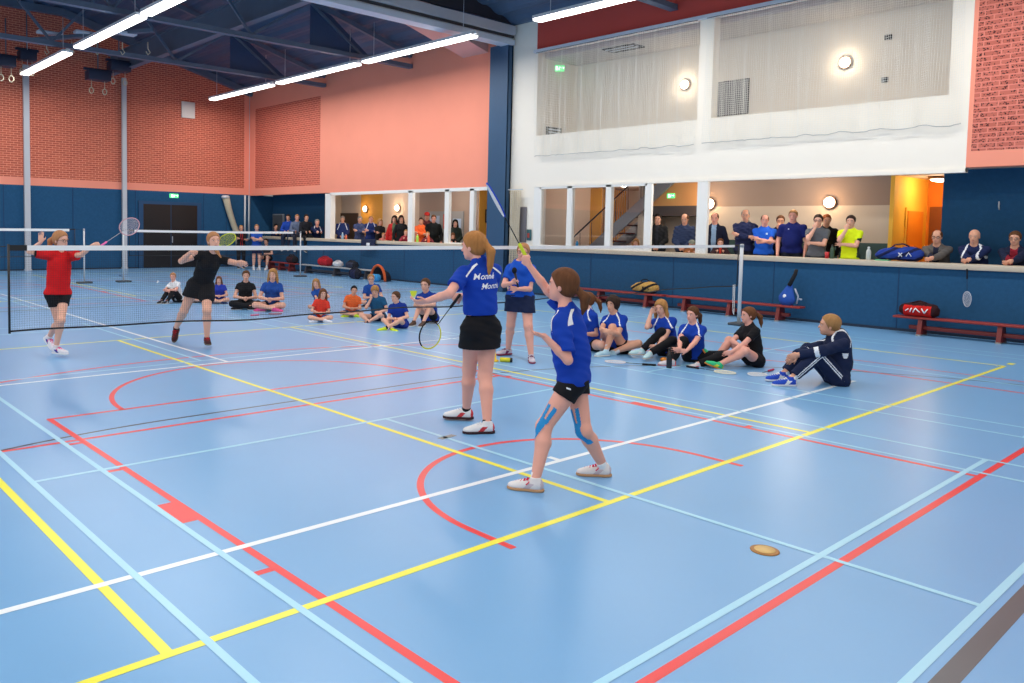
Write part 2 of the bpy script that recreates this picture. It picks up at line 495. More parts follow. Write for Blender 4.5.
# dark blue steel column
w = MB()
w.box((16.28, 15.70, 0), (16.33, 16.40, 6.92)); w.box((16.44, 15.70, 0), (16.49, 16.40, 6.92)); w.box((16.33, 16.02, 0), (16.44, 16.08, 6.92))
w.box((16.29, 15.70, 0), (16.49, 15.72, 6.92))
smart('steel_column', w, m_colblue, 'tall dark blue steel column between the two galleries', 'column')

# window posts of the lower gallery openings
def post(y0, y1, z0, z1, name, x0=XW - .01, x1=XW + .20, m=m_whitewood):
    return struct(name, MB().box((x0, y0, z0), (x1, y1, z1)), m)
k = 1
for y0, y1, dx in ((20.02, 20.24, .1), (18.27, 18.46, .1), (17.17, 17.34, .10), (24.75, 25.10, .2),
                   (14.55, 14.80, .2), (13.48, 13.64, .12), (12.24, 12.40, .12), (11.06, 11.25, .06), (9.60, 9.86, .08)):
    post(y0, y1, 1.305, 2.96, 'window_post_%d' % k, x1=XW + dx); k += 1
struct('window_1', MB().box((XW - .01, 16.4, 2.90), (XW + .12, 24.8, 3.0)).box((XW, 16.42, 1.305), (XW + .1, 18.3, 1.34)), m_whitewood)
struct('window_2', MB().box((XW - .01, 11.2, 2.88), (XW + .12, 14.6, 2.97)).box((XW - .0, 11.2, 1.305), (XW + .1, 14.6, 1.37)), m_whitewood)
gl = bpy.data.materials.new('window_glass'); gl.use_nodes = True
nt = gl.node_tree; nt.nodes.remove(nt.nodes['Principled BSDF'])
tr = nt.nodes.new('ShaderNodeBsdfTransparent'); gs = nt.nodes.new('ShaderNodeBsdfGlossy'); gs.inputs['Roughness'].default_value = 0.02
fr = nt.nodes.new('ShaderNodeFresnel'); fr.inputs[0].default_value = 1.45
mxs = nt.nodes.new('ShaderNodeMixShader')
nt.links.new(fr.outputs[0], mxs.inputs[0]); nt.links.new(tr.outputs[0], mxs.inputs[1]); nt.links.new(gs.outputs[0], mxs.inputs[2])
nt.links.new(mxs.outputs[0], nt.nodes['Material Output'].inputs[0])
for i, (y0, y1) in enumerate(((13.64, 14.55), (12.40, 13.48), (11.28, 12.24))):
    struct('window_%d' % (i + 3), MB().box((XW + .05, y0, 1.37), (XW + .058, y1, 2.9)), gl, 'window pane in front of the staircase')

# ------------------------------------------------------------------ lower gallery interior
XB = 18.4
w = MB(); w.box((XW + .22, -6, 0.2), (26, YF + .3, GF)); struct('floor_gallery', w, mat('gallery_floor', (150, 140, 130), 0.6), 'raised gallery floor')
w = MB(); w.box((XW + .12, -6, 3.06), (26, YF + .3, 3.22)); struct('ceiling_gallery', w, mat('gallery_ceiling', (206, 190, 176), 0.8), 'lower gallery ceiling')
w = MB(); w.box((17.6, -6, GF), (18.9, 5.28, 3.06), 0); w.box((17.6, 26.85, GF), (17.8, YF, 3.06), 0)
struct('wall_gallery_blue', w, m_blue, 'blue walls behind the right and left ends of the ledge')
w = MB()                                                # back wall right part
w.box((XB, 6.50, GF), (XB + .2, 10.9, 1.62), 2); w.box((XB, 6.50, 1.62), (XB + .2, 10.9, 2.43), 0); w.box((XB, 6.50, 2.43), (XB + .2, 10.9, 3.06), 1)
w.box((XB + .9, 10.9, GF), (XB + 1.1, 12.6, 3.06), 0)
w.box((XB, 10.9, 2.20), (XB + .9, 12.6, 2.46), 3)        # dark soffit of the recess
w.box((XB, 10.9, 2.46), (XB + .1, 12.6, 3.06), 4)
w.box((XB, 12.5, GF), (XB + 1.1, 12.75, 3.06), 0)
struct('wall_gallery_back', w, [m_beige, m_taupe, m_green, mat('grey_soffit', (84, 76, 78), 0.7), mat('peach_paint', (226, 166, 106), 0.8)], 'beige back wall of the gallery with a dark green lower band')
w = MB()                                                # corridor in yellow
w.box((XB, 6.42, GF), (20.6, 6.50, 3.06), 0)
w.box((20.4, 5.2, GF), (20.6, 6.5, 3.06), 1)
w.box((18.9, 5.2, GF), (20.6, 5.28, 3.06), 0)
struct('wall_corridor', w, [m_yellow, mat('orange_paint', (240, 140, 30), 0.7)], 'yellow corridor off the gallery')
d = MB(); d.box((19.05, 6.39, GF), (20.1, 6.425, 2.40)); d.box((19.12, 6.37, GF), (20.03, 6.395, 2.33), 1); d.box((19.16, 6.34, 1.40), (19.24, 6.372, 1.52), 2)
struct('door_2', d, [m_yellow, mat('orange_door', (246, 150, 36), 0.5), m_black], 'orange door inside the yellow corridor')
d = MB(); d.box((20.36, 5.35, GF), (20.41, 6.35, 2.45)); struct('door_3', d, m_brown, 'brown door at the corridor end')

w = MB()                                                # stairwell room behind the windows
w.box((21.5, 12.7, GF), (21.7, 19, 3.06), 0); w.box((16.9, 15.3, GF), (21.49, 15.5, 3.06), 0)
w.box((19.6, 14.9, GF), (19.66, 15.3, 3.06), 1)
w.box((19.55, 12.75, GF), (21.5, 12.95, 3.06), 2)
for i in range(14):
    w.box((19.9 + i * .11, 15.27, GF), (19.93 + i * .11, 15.3, 3.06), 1)
struct('wall_stairwell', w, [m_beige, m_ochre, mat('orange_panel', (226, 110, 30), 0.7)], 'beige and orange stairwell walls behind the gallery windows')

w = MB()                                                # left gallery back wall
w.box((XB, 21.95, GF), (XB + .2, 24.1, 3.06), 2) # placeholder ranges in Y
w.box((XB, 24.1, GF), (XB + .2, 25.5, 3.06), 1)
w.box((XB, 25.5, GF), (XB + .2, 28.2, 3.06), 0)
w.box((XB, 18.9, GF), (XB + .2, 21.95, 3.06), 3)
w.box((XB + 1.2, 16.0, GF), (XB + 1.4, 19.0, 3.06), 1)
w.box((XB + .2, 18.9, GF), (XB + 1.2, 18.98, 3.06), 1); w.box((XB - .001, 18.88, GF), (XB + .201, 18.9, 3.06), 1)
w.box((17.8, 26.85, GF), (XB, 27.0, 3.06), 0); w.box((17.62, 26.70, GF), (17.8, 26.85, 3.06), 2)
struct('wall_gallery_left', w, [m_beige, m_ochre, mat('warm_grey_plaster', (200, 182, 166), 0.8), m_taupe], 'beige, ochre and taupe back wall of the left gallery')
struct('door_4', MB().box((XB - .03, 25.65, GF), (XB, 27.1, 2.30)), mat('dark_brown_door', (66, 52, 44), 0.5), 'dark door in the left gallery')
struct('door_5', MB().box((XB + 1.16, 17.1, GF), (XB + 1.2, 18.85, 2.42), 0).box((XB + 1.15, 17.35, GF), (XB + 1.17, 18.6, 2.2), 1), [mat('dark_door_frame', (60, 46, 42), 0.5), m_beige], 'dark framed door in the left gallery')
smart('notice_board', MB().box((XB - .04, 19.6, 1.3), (XB - .002, 21.6, 2.35), 0).box((XB - .05, 19.7, 1.6), (XB - .04, 20.1, 2.1), 1).box((XB - .05, 20.2, 1.75), (XB - .04, 20.6, 2.25), 2).box((XB - .05, 20.8, 1.5), (XB - .04, 21.3, 2.2), 1),
      [mat('board_grey', (150, 150, 150), 0.6), mat('poster_pale_blue', (170, 190, 215), 0.6), mat('poster_red', (200, 90, 70), 0.6)], 'grey notice board with posters on the left gallery back wall', 'notice board')
smart('picture_frame', MB().box((XB + .28, 18.86, 1.98), (XB + .52, 18.885, 2.42), 0).box((XB + .31, 18.85, 2.02), (XB + .49, 18.865, 2.38), 1), [m_dark, mat('picture_olive', (160, 140, 90), 0.6)], 'small framed picture on the ochre wall beside the blue column', 'picture')

# staircase seen through the gallery windows
r = empty('staircase', (18.5, 14.5, GF), 'grey steel staircase rising behind the gallery windows', 'staircase')
A = Vector((18.3, 14.6, 0.9)); B = Vector((18.3, 11.4, 3.4))
MB().bar(A, B, .06, .30).bar(A + Vector((1.0, 0, 0)), B + Vector((1.0, 0, 0)), .06, .30).build('stringer', mat('stair_grey', (150, 152, 158), 0.4, 0.3), r)
t = MB()
for i in range(11):
    p = A.lerp(B, (i + .5) / 11); t.box((18.33, p.y - .16, p.z), (19.27, p.y + .14, p.z + .04))
t.build('tread', mat('stair_tread', (96, 54, 40), 0.6), r)
h = MB()
h.tube([A + Vector((-.04, .3, .62)), B + Vector((-.04, 0, .85))], .022, 6)
for i in range(9):
    p = A.lerp(B, i / 8); h.tube([p, p + Vector((-.03, 0, .8))], .010, 5)
h.build('handrail', m_black, r)

# round wall lamps and exit lights
def wall_lamp(loc, n, rad, label, power, group=None, warm=(1, .62, .30)):
    r = empty('round_wall_lamp', loc, label, 'wall lamp', group)
    n = Vector(n).normalized(); L = Vector(loc)
    MB().lathe(L, [(rad * 1.16, 0), (rad * 1.16, .045), (rad, .05), (rad * .98, .02)], 24, axis=n).build('base_ring', mat('lamp_ring_brown', (150, 110, 80), 0.4, .3), r)
    MB().lathe(L + n * .03, [(rad * .97, 0), (rad * .93, .035), (rad * .7, .062), (rad * .35, .075), (0, .078)], 24, axis=n).build('globe', m_glow, r)
    ld = bpy.data.lights.new('lamp_light', 'POINT'); ld.energy = power; ld.color = warm; ld.shadow_soft_size = rad * .6
    lo = bpy.data.objects.new('lamp_light', ld); col.objects.link(lo); lo.location = L + n * .20
    lo.parent = r; lo.matrix_parent_inverse = r.matrix_basis.inverted()
    return r
wall_lamp((XB - .01, 7.72, 2.50), (-1, 0, 0), .125, 'lit round lamp on the taupe band of the right gallery back wall', 9)
wall_lamp((XB - .01, 10.62, 2.50), (-1, 0, 0), .125, 'lit round lamp half hidden by the white post beside the gallery window', 9)
wall_lamp((XB - .01, 25.15, 2.46), (-1, 0, 0), .12, 'lit round lamp on the ochre wall of the left gallery', 8)
wall_lamp((XB - .01, 23.15, 2.48), (-1, 0, 0), .12, 'lit round lamp on the grey wall of the left gallery', 8)
XU = 18.2
wall_lamp((XU - .01, 11.32, 5.50), (-1, 0, 0), .12, 'lit round lamp on the upper gallery wall left of the pier', 9, warm=(1, .80, .58))
wall_lamp((XU - .01, 7.45, 5.50), (-1, 0, 0), .12, 'lit round lamp on the upper gallery wall right of the pier', 9, warm=(1, .80, .58))
r = wall_lamp((19.3, 5.85, 3.05), (0, 0, -1), .20, 'lit round ceiling lamp in the yellow corridor', 24, warm=(1, .80, .55))
r.name = 'round_ceiling_lamp'; r['category'] = 'ceiling lamp'
exit_sign((XB - .03, 11.75, 2.72), (-1, 0, 0), 'green exit light on the peach wall above the gallery recess', .22, .12)
exit_sign((17.3, 14.72, 6.25), (-1, -1, 0), 'green exit light in the left corner of the upper gallery', .30, .16)

# ------------------------------------------------------------------ upper gallery interior
w = MB(); w.box((XU, 4.4, 3.22), (XU + .2, 17, 6.9)); w.box((XW + .3, 14.8, 3.22), (XU, 15.0, 6.9)); w.box((XW + .3, 4.3, 3.22), (XU, 4.5, 6.9))
struct('wall_upper_gallery', w, mat('grey_white_plaster', (244, 236, 222), 0.85, noise=0.02), 'pale back wall of the upper gallery')
struct('ceiling_upper_gallery', MB().box((XW + .3, 4.3, 6.45), (XU + .2, 15, 6.6)), mat('upper_ceiling', (206, 200, 196), 0.8), 'upper gallery ceiling')
g = MB(); g.box((XU - .03, 9.62, 4.62), (XU - .005, 10.42, 5.45), 0)
for i in range(17): g.box((XU - .045, 9.64 + i * .046, 4.64), (XU - .03, 9.66 + i * .046, 5.43), 1)
for i in range(17): g.box((XU - .05, 9.64, 4.65 + i * .047), (XU - .035, 10.40, 4.668 + i * .047), 1)
smart('wall_grille', g, [m_dark, mat('grille_grey', (170, 168, 166), 0.5)], 'square dark mesh grille on the upper gallery wall right of the pier', 'grille')
smart('louvre_vent', MB().box((16.9, 14.74, 4.40), (17.5, 14.79, 4.62), 0).box((16.95, 14.73, 4.45), (17.45, 14.745, 4.49), 1).box((16.95, 14.73, 4.53), (17.45, 14.745, 4.57), 1), [m_dark, m_grey], 'small dark louvre in the left corner of the upper gallery', 'vent')
smart('air_grille', MB().box((16.95, 12.05, 6.42), (17.45, 13.0, 6.452), 0).box((17.0, 12.1, 6.41), (17.05, 12.95, 6.425), 1).box((17.2, 12.1, 6.41), (17.25, 12.95, 6.425), 1), [m_dark, m_grey], 'black air grille in the upper gallery ceiling', 'vent')
smart('wall_speaker_socket', MB().box((XU - .05, 6.55, 5.85), (XU, 6.68, 5.95)), m_dark, 'tiny dark socket above the right upper gallery lamp', 'socket')
smart('wall_switch_box', MB().box((XU - .05, 6.58, 4.98), (XU, 6.70, 5.08)), m_dark, 'tiny dark box below the right upper gallery lamp', 'switch')

# ------------------------------------------------------------------ roof
def roof_z(x): return 9.35 if x < 9.0 else 9.35 - (x - 9.0) * 0.262
rf = MB()
xs = [-12 + i * 0.15 for i in range(int((XW + .3 + 12) / 0.15) + 1)]
prof = []
for i, x in enumerate(xs):
    prof.append((x, roof_z(x) + (0.055 if (i // 2) % 2 else 0.0)))
for i in range(len(prof) - 1):
    (x0, z0), (x1, z1) = prof[i], prof[i + 1]
    rf.quad([(x0, -6, z0), (x0, YF + .3, z0), (x1, YF + .3, z1), (x1, -6, z1)], 0)
rf.quad([(-12, -6, 9.6), (XW + .3, -6, 9.6), (XW + .3, YF + .3, 9.6), (-12, YF + .3, 9.6)], 0)
struct('ceiling', rf, m_deck, 'dark blue corrugated steel roof deck')

ZC = 6.88
g = MB()
g.bar((9.0, YF - .12, roof_z(9.0) - .12), (XW, YF - .12, roof_z(XW) - .12), .22, .24); g.bar((-8, YF - .12, roof_z(-8) - .12), (9.0, YF - .12, roof_z(9) - .12), .22, .24)
struct('trim_30', g, m_steel, 'steel edge beam along the top of the far brick wall')
def truss(y, x0, x1, label):
    r = empty('roof_truss', (0, y, ZC), label, 'roof truss', None)
    c = MB()
    for s in (-.09, .03):
        c.box((x0, y + s, ZC), (x1, y + s + .06, ZC + .12))
    c.box((x0, y - .10, ZC - .01), (x1, y + .10, ZC + .015))
    c.build('bottom_chord', m_steel, r)
    t = MB(); xx = x0
    while xx < x1 - .01:
        xn = min(xx + 1.2, x1)
        t.bar((xx, y, roof_z(xx) - .12), (xn, y, roof_z(xn) - .12), .12, .14); xx = xn
    t.build('top_chord', m_steel, r)
    nd = [x0 + i * 1.88 for i in range(int((x1 - x0) / 1.88) + 1)]
    for i in range(len(nd) - 1):
        a = MB()
        if i % 2 == 0: a.bar((nd[i], y, ZC + .1), (nd[i + 1], y, roof_z(nd[i + 1]) - .15), .07)
        else: a.bar((nd[i], y, roof_z(nd[i]) - .15), (nd[i + 1], y, ZC + .1), .07)
        a.build('diagonal_brace', m_steel, r)
    z1 = roof_z(12.72) - .1
    g = MB(); g.prism([(12.72, ZC + .1), (14.9, ZC + .1), (13.1, z1 - .05), (12.72, z1)], 'y', y + .04, y + .07)
    g.build('gusset_panel', mat('gusset_navy', (56, 78, 112), 0.6), r)
    return r
# prism on axis y takes (x, z) pairs
truss(25.2, -8, XW - .02, 'roof truss nearest the far brick wall')
truss(20.2, -8, XW - .02, 'roof truss midway between the far wall and the divider rail')
truss(10.6, -8, XW - .05, 'roof truss over the near court')
truss(5.4, -8, XW - .05, 'roof truss closest to the camera')
for i, (x, lb) in enumerate(((10.7, 'long deep roof girder above the middle of the hall'), (4.4, 'long deep roof girder above the left of the hall'))):
    g = MB()
    g.box((x - .11, -6, 7.25), (x + .11, YF - .02, 7.29)); g.box((x - .012, -6, 7.29), (x + .012, YF - .02, 7.95)); g.box((x - .11, -6, 7.95), (x + .11, YF - .02, 7.99))
    smart('roof_girder', g, m_steel, lb, 'girder')
# divider rail across the hall at Y = 15.7 (light grey double rail with boxed head)
r = empty('divider_rail', (12, 15.7, 6.9), 'light grey divider rail running across the hall to the blue column', 'rail')
MB().box((-8, 15.62, 6.88), (16.45, 15.98, 7.02)).box((-8, 15.70, 7.02), (16.45, 15.9, 7.10)).build('lower_rail', m_grey, r)
MB().box((-8, 15.55, 7.14), (16.42, 16.05, 7.38)).build('upper_box', mat('rail_box_grey', (196, 196, 202), 0.5, .1), r)
MB().box((-8, 15.64, 7.08), (16.44, 15.96, 7.15)).build('shadow_gap', mat('gap_dark', (50, 46, 50), 0.7), r)
MB().box((-8, 15.6, 7.44), (16.4, 15.66, 8.3)).build('curtain_headbox', mat('headbox_dark', (40, 40, 50), 0.6), r)
# pinkish sloping duct against the salmon wall near the column
smart('sloping_rafter', MB().prism([(13.5, 8.0), (16.49, 7.25), (16.49, 6.85), (13.1, 7.75)], 'y', 16.7, 17.75), mat('rafter_pink_grey', (226, 180, 172), 0.5, .2), 'pinkish grey sloping duct under the roof beside the blue column', 'rafter')  # a sloping roof beam ending on the wall

# ------------------------------------------------------------------ ceiling lamps
lp = empty('linear_ceiling_lamp', (0, 0, 0), 'lamp', 'ceiling lamp', 'rows of long white ceiling lamps')
MB().box((-.145, -2.32, .03), (.145, 2.32, .10)).box((-.05, -2.4, .05), (.05, 2.4, .12)).build('housing', m_offwhite, lp)
MB().bevbox((-.13, -2.31, -.02), (.13, 2.31, .035), .012).build('diffuser', m_lit, lp)
for s in (-1.9, 1.9):
    MB().tube([(0, s, .1), (0, s, 1.1)], .008, 5).build('suspension_wire', m_grey, lp)
ad = bpy.data.lights.new('lamp_light', 'AREA'); ad.shape = 'RECTANGLE'; ad.size = .22; ad.size_y = 4.6; ad.energy = LAMP_POWER; ad.color = (1.0, .975, .94)
ao = bpy.data.objects.new('lamp_light', ad); col.objects.link(ao); ao.location = (0, 0, -.03); ao.parent = lp
rows = {14.1: [27.2, 22.1, 17.1, 10.4, 5.3, 0.2], 7.3: [26.9, 21.3, 16.4, 10.4, 5.3, 0.2], 0.5: [26.9, 21.3, 16.4, 10.4, 5.3, .2], -6.3: [26.9, 21.3, 16.4, 10.4, 5.3, .2]}
names = {14.1: 'right-hand', 7.3: 'left-hand', .5: 'out-of-view middle', -6.3: 'out-of-view outer'}
order = ['nearest the far wall', 'second from the far wall', 'third from the far wall', 'fourth from the far wall', 'fifth from the far wall', 'above the camera end']
first = True
for x, ys in rows.items():
    for i, y in enumerate(ys):
        o = lp if first else copy_tree(lp)
        first = False
        o.location = (x, y, 6.6)
        o['label'] = 'long lit ceiling lamp in the %s row, %s' % (names[x], order[i])
        if x == 14.1:
            pass
# ------------------------------------------------------------------ smooth surfaces from blended shapes
def _n(v):
    v = np.asarray(v, float); return v / max(1e-9, np.linalg.norm(v))
def V3(*a): return np.array(a, float)

def cap_(p0, p1, r0, r1=None, k=.03, clips=(), flat=None, sub=False):
    return dict(t='c', p0=np.asarray(p0, float), p1=np.asarray(p1, float), r0=r0, r1=r0 if r1 is None else r1, k=k, clips=clips, flat=flat, sub=sub)
def ell_(c, R, rad, k=.03, clips=(), sub=False):
    return dict(t='e', c=np.asarray(c, float), R=np.asarray(R, float), rad=np.asarray(rad, float), k=k, clips=clips, sub=sub)

def prim_bb(p, m):
    if p['t'] == 'c':
        a, b = p['p0'], p['p1']; r = max(p['r0'], p['r1'])
        return np.minimum(a, b) - r - m, np.maximum(a, b) + r + m
    e = np.sqrt(((p['R'] * p['rad']) ** 2).sum(1))
    return p['c'] - e - m, p['c'] + e + m

def prim_d(p, X, Y, Z):
    if p['t'] == 'c':
        a, b = p['p0'], p['p1']
        P = [X - a[0], Y - a[1], Z - a[2]]; ba = b - a
        if p['flat'] is not None:
            ax, fl = p['flat']; ax = _n(ax); q = (1 / fl - 1)
            dt = P[0] * ax[0] + P[1] * ax[1] + P[2] * ax[2]
            P = [P[i] + dt * ax[i] * q for i in range(3)]
            ba = ba + ax * (ba @ ax) * q
        l2 = max(1e-12, ba @ ba)
        h = np.clip((P[0] * ba[0] + P[1] * ba[1] + P[2] * ba[2]) / l2, 0, 1)
        d = np.sqrt((P[0] - ba[0] * h) ** 2 + (P[1] - ba[1] * h) ** 2 + (P[2] - ba[2] * h) ** 2) - (p['r0'] + (p['r1'] - p['r0']) * h)
    else:
        c = p['c']; R = p['R']; r = p['rad']
        P = [X - c[0], Y - c[1], Z - c[2]]
        q = [(P[0] * R[0, i] + P[1] * R[1, i] + P[2] * R[2, i]) for i in range(3)]
        k0 = np.sqrt(sum((q[i] / r[i]) ** 2 for i in range(3)))
        k1 = np.sqrt(sum((q[i] / r[i] ** 2) ** 2 for i in range(3))) + 1e-9
        d = k0 * (k0 - 1) / k1
    for (o, n) in p['clips']:
        n = _n(n); d = np.maximum(d, (X - o[0]) * n[0] + (Y - o[1]) * n[1] + (Z - o[2]) * n[2])
    return d

def surface(prims, vox, clips=(), wrinkle=0.0, seed=0.0):
    """one closed smooth mesh around blended primitives (surface nets on a grid)"""
    adds = [p for p in prims if not p['sub']]
    lo = np.min([prim_bb(p, 0)[0] for p in adds], axis=0) - 3 * vox
    hi = np.max([prim_bb(p, 0)[1] for p in adds], axis=0) + 3 * vox
    n = np.ceil((hi - lo) / vox).astype(int) + 1
    F = np.full(n, 1.0, np.float32)
    ax = [lo[i] + np.arange(n[i]) * vox for i in range(3)]
    for p in prims:
        b0, b1 = prim_bb(p, p['k'] + 3 * vox)
        i0 = np.clip(np.floor((b0 - lo) / vox).astype(int), 0, n - 1); i1 = np.clip(np.ceil((b1 - lo) / vox).astype(int) + 1, 1, n)
        if np.any(i1 <= i0): continue
        sl = tuple(slice(i0[i], i1[i]) for i in range(3))
        X = ax[0][sl[0]][:, None, None]; Y = ax[1][sl[1]][None, :, None]; Z = ax[2][sl[2]][None, None, :]
        d = prim_d(p, X, Y, Z).astype(np.float32); A = F[sl]; k = p['k']
        if p['sub']:
            d = -d; h = np.clip(.5 - .5 * (A - d) / k, 0, 1)
            F[sl] = A * (1 - h) + d * h + k * h * (1 - h)
        else:
            h = np.clip(.5 + .5 * (d - A) / k, 0, 1)
            F[sl] = d * (1 - h) + A * h - k * h * (1 - h)
    X = ax[0][:, None, None]; Y = ax[1][None, :, None]; Z = ax[2][None, None, :]
    if wrinkle > 0:
        F += (wrinkle * (np.sin(X * 38 + 9 * np.sin(Z * 7 + seed) + Z * 21) * np.sin(Y * 34 + Z * 27 + seed) + .6 * np.sin(Z * 62 + X * 31 - Y * 27 + seed * 3))).astype(np.float32)
    for (o, nn) in clips:
        nn = _n(nn); F = np.maximum(F, ((X - o[0]) * nn[0] + (Y - o[1]) * nn[1] + (Z - o[2]) * nn[2]).astype(np.float32))
    F[0] = F[-1] = 1; F[:, 0] = F[:, -1] = 1; F[:, :, 0] = F[:, :, -1] = 1
    ins = F < 0
    s = ins[:-1, :-1, :-1].astype(np.int8)
    cnt = np.zeros(tuple(n - 1), np.int8)
    for dx in (0, 1):
        for dy in (0, 1):
            for dz in (0, 1):
                cnt += ins[dx:n[0] - 1 + dx, dy:n[1] - 1 + dy, dz:n[2] - 1 + dz]
    act = (cnt > 0) & (cnt < 8)
    idx = -np.ones(act.shape, np.int64)
    cells = np.argwhere(act); idx[act] = np.arange(len(cells))
    if len(cells) == 0: return np.zeros((0, 3)), []
    acc = np.zeros((len(cells), 3)); num = np.zeros(len(cells))
    cor = [(a, b, c) for a in (0, 1) for b in (0, 1) for c in (0, 1)]
    val = {q: F[cells[:, 0] + q[0], cells[:, 1] + q[1], cells[:, 2] + q[2]] for q in cor}
    for q in cor:
        for a in range(3):
            if q[a] == 0:
                q2 = tuple(q[i] + (i == a) for i in range(3))
                va, vb = val[q], val[q2]; cr = (va < 0) != (vb < 0)
                t = np.where(cr, va / np.where(cr, va - vb, 1), 0)
                pt = np.tile(np.array(q, float), (len(cells), 1)); pt[:, a] += t
                acc += pt * cr[:, None]; num += cr
    verts = (cells + acc / num[:, None]) * vox + lo
    quads = []
    for a in range(3):
        b, c = (a + 1) % 3, (a + 2) % 3
        sA = [slice(None)] * 3; sB = [slice(None)] * 3
        sA[a] = slice(0, n[a] - 1); sB[a] = slice(1, n[a])
        i = ins[tuple(sA)]; j = ins[tuple(sB)]
        e = np.argwhere(i != j)
        e = e[(e[:, b] > 0) & (e[:, c] > 0) & (e[:, b] < n[b] - 1) & (e[:, c] < n[c] - 1)]
        fl = i[e[:, 0], e[:, 1], e[:, 2]]
        def off(db, dc):
            g = e.copy(); g[:, b] -= db; g[:, c] -= dc; return idx[g[:, 0], g[:, 1], g[:, 2]]
        q = np.stack([off(1, 1), off(0, 1), off(0, 0), off(1, 0)], 1)
        q[~fl] = q[~fl][:, ::-1]
        quads.append(q)
    Q = np.concatenate(quads); Q = Q[(Q >= 0).all(1)]
    return verts, Q

def surf_obj(name, prims, vox, mats, parent, clips=(), wrinkle=0.0, seed=0.0, paint=None):
    vs, Q = surface(prims, vox, clips, wrinkle, seed)
    if len(vs) == 0: return None
    # one light smoothing pass
    if len(Q):
        for _ in range(1):
            s = np.zeros_like(vs); c = np.zeros(len(vs))
            for a in range(4):
                np.add.at(s, Q[:, a], vs[Q[:, (a + 1) % 4]]); np.add.at(c, Q[:, a], 1)
                np.add.at(s, Q[:, a], vs[Q[:, (a - 1) % 4]]); np.add.at(c, Q[:, a], 1)
            vs = vs * .5 + (s / np.maximum(c, 1)[:, None]) * .5
    if parent is not None:
        pl = np.array(parent.location); rz = parent.rotation_euler[2]
        vs = vs - pl
    me = bpy.data.meshes.new(name)
    me.vertices.add(len(vs)); me.vertices.foreach_set('co', vs.astype(np.float32).ravel())
    me.loops.add(len(Q) * 4); me.loops.foreach_set('vertex_index', Q.astype(np.int32).ravel())
    me.polygons.add(len(Q)); me.polygons.foreach_set('loop_start', np.arange(0, len(Q) * 4, 4, dtype=np.int32))
    if not isinstance(mats, (list, tuple)): mats = [mats]
    for m in mats: me.materials.append(m)
    if paint is not None:
        cen = vs[Q].mean(1) + (pl if parent is not None else 0)
        me.polygons.foreach_set('material_index', np.asarray(paint(cen), np.int32))
    me.polygons.foreach_set('use_smooth', np.ones(len(Q), bool))
    me.update(calc_edges=True); me.validate()
    o = bpy.data.objects.new(name, me); col.objects.link(o)
    if parent is not None: o.parent = parent
    return o

# ------------------------------------------------------------------ people
def skin(tone):
    t = {'light': (232, 176, 152), 'pink': (236, 170, 150), 'tan': (222, 164, 136), 'dark': (150, 98, 74)}[tone]
    return mat('skin_' + tone, t, 0.55, noise=0.05, nscale=14, spec=0.35)
HAIRC = dict(golden=(176, 120, 68), chestnut=(104, 66, 42), blond=(176, 128, 76), auburn=(112, 70, 44), brown=(92, 60, 38), dark=(56, 40, 32), grey=(150, 144, 138), ginger=(150, 84, 46), black=(24, 20, 20), strawberry=(176, 124, 84), sandy=(168, 124, 78))
def hairmat(c): return mat('hair_' + c, HAIRC[c], 0.7, noise=0.35, nscale=40, spec=0.15, stretch=(1, 1, .15), bump=.5, bscale=90)
def cloth(c):
    nm = 'cloth_%d_%d_%d' % c
    return mat(nm, c, 0.85, noise=0.05, nscale=9, spec=0.25)

def ik(a, t, l1, l2, pole):
    a = np.asarray(a, float); t = np.asarray(t, float); d = t - a; L = np.linalg.norm(d)
    mx = (l1 + l2) * .995
    if L > mx: t = a + d * (mx / L); d = t - a; L = mx
    L = max(L, abs(l1 - l2) + .01)
    u = d / max(1e-9, np.linalg.norm(d)); p = np.asarray(pole, float); p = p - u * (p @ u)
    p = _n(p) if np.linalg.norm(p) > 1e-6 else _n(np.cross(u, [0, 0, 1]))
    x = (l1 ** 2 - l2 ** 2 + L * L) / (2 * L); y = math.sqrt(max(0, l1 * l1 - x * x))
    return a + u * x + p * y, t

def project_decal(name, shirt, strips, mat_, parent, direction):
    """thin raised strips or letters laid on a garment; strips = list of (pts list, faces) in world coordinates, cast along direction"""
    from mathutils.bvhtree import BVHTree
    me = shirt.data
    off = Vector(parent.location)
    bvh = BVHTree.FromPolygons([v.co.copy() for v in me.vertices], [tuple(p.vertices) for p in me.polygons])
    d = Vector(direction).normalized(); vs = []; fs = []
    for pts, faces in strips:
        ok = True; tmp = []
        for p in pts:
            q = Vector(p) - off - d * .5
            hit, nrm, i, dist = bvh.ray_cast(q, d, 1.0)
            if hit is None: ok = False; break
            tmp.append(tuple(hit + nrm * .0022))
        if ok:
            o = len(vs); vs += tmp; fs += [tuple(k + o for k in f) for f in faces]
    if not fs: return None
    mm = bpy.data.meshes.new(name); mm.from_pydata(vs, [], fs); mm.materials.append(mat_); mm.update()
    ob = bpy.data.objects.new(name, mm); col.objects.link(ob); ob.parent = parent
    return ob

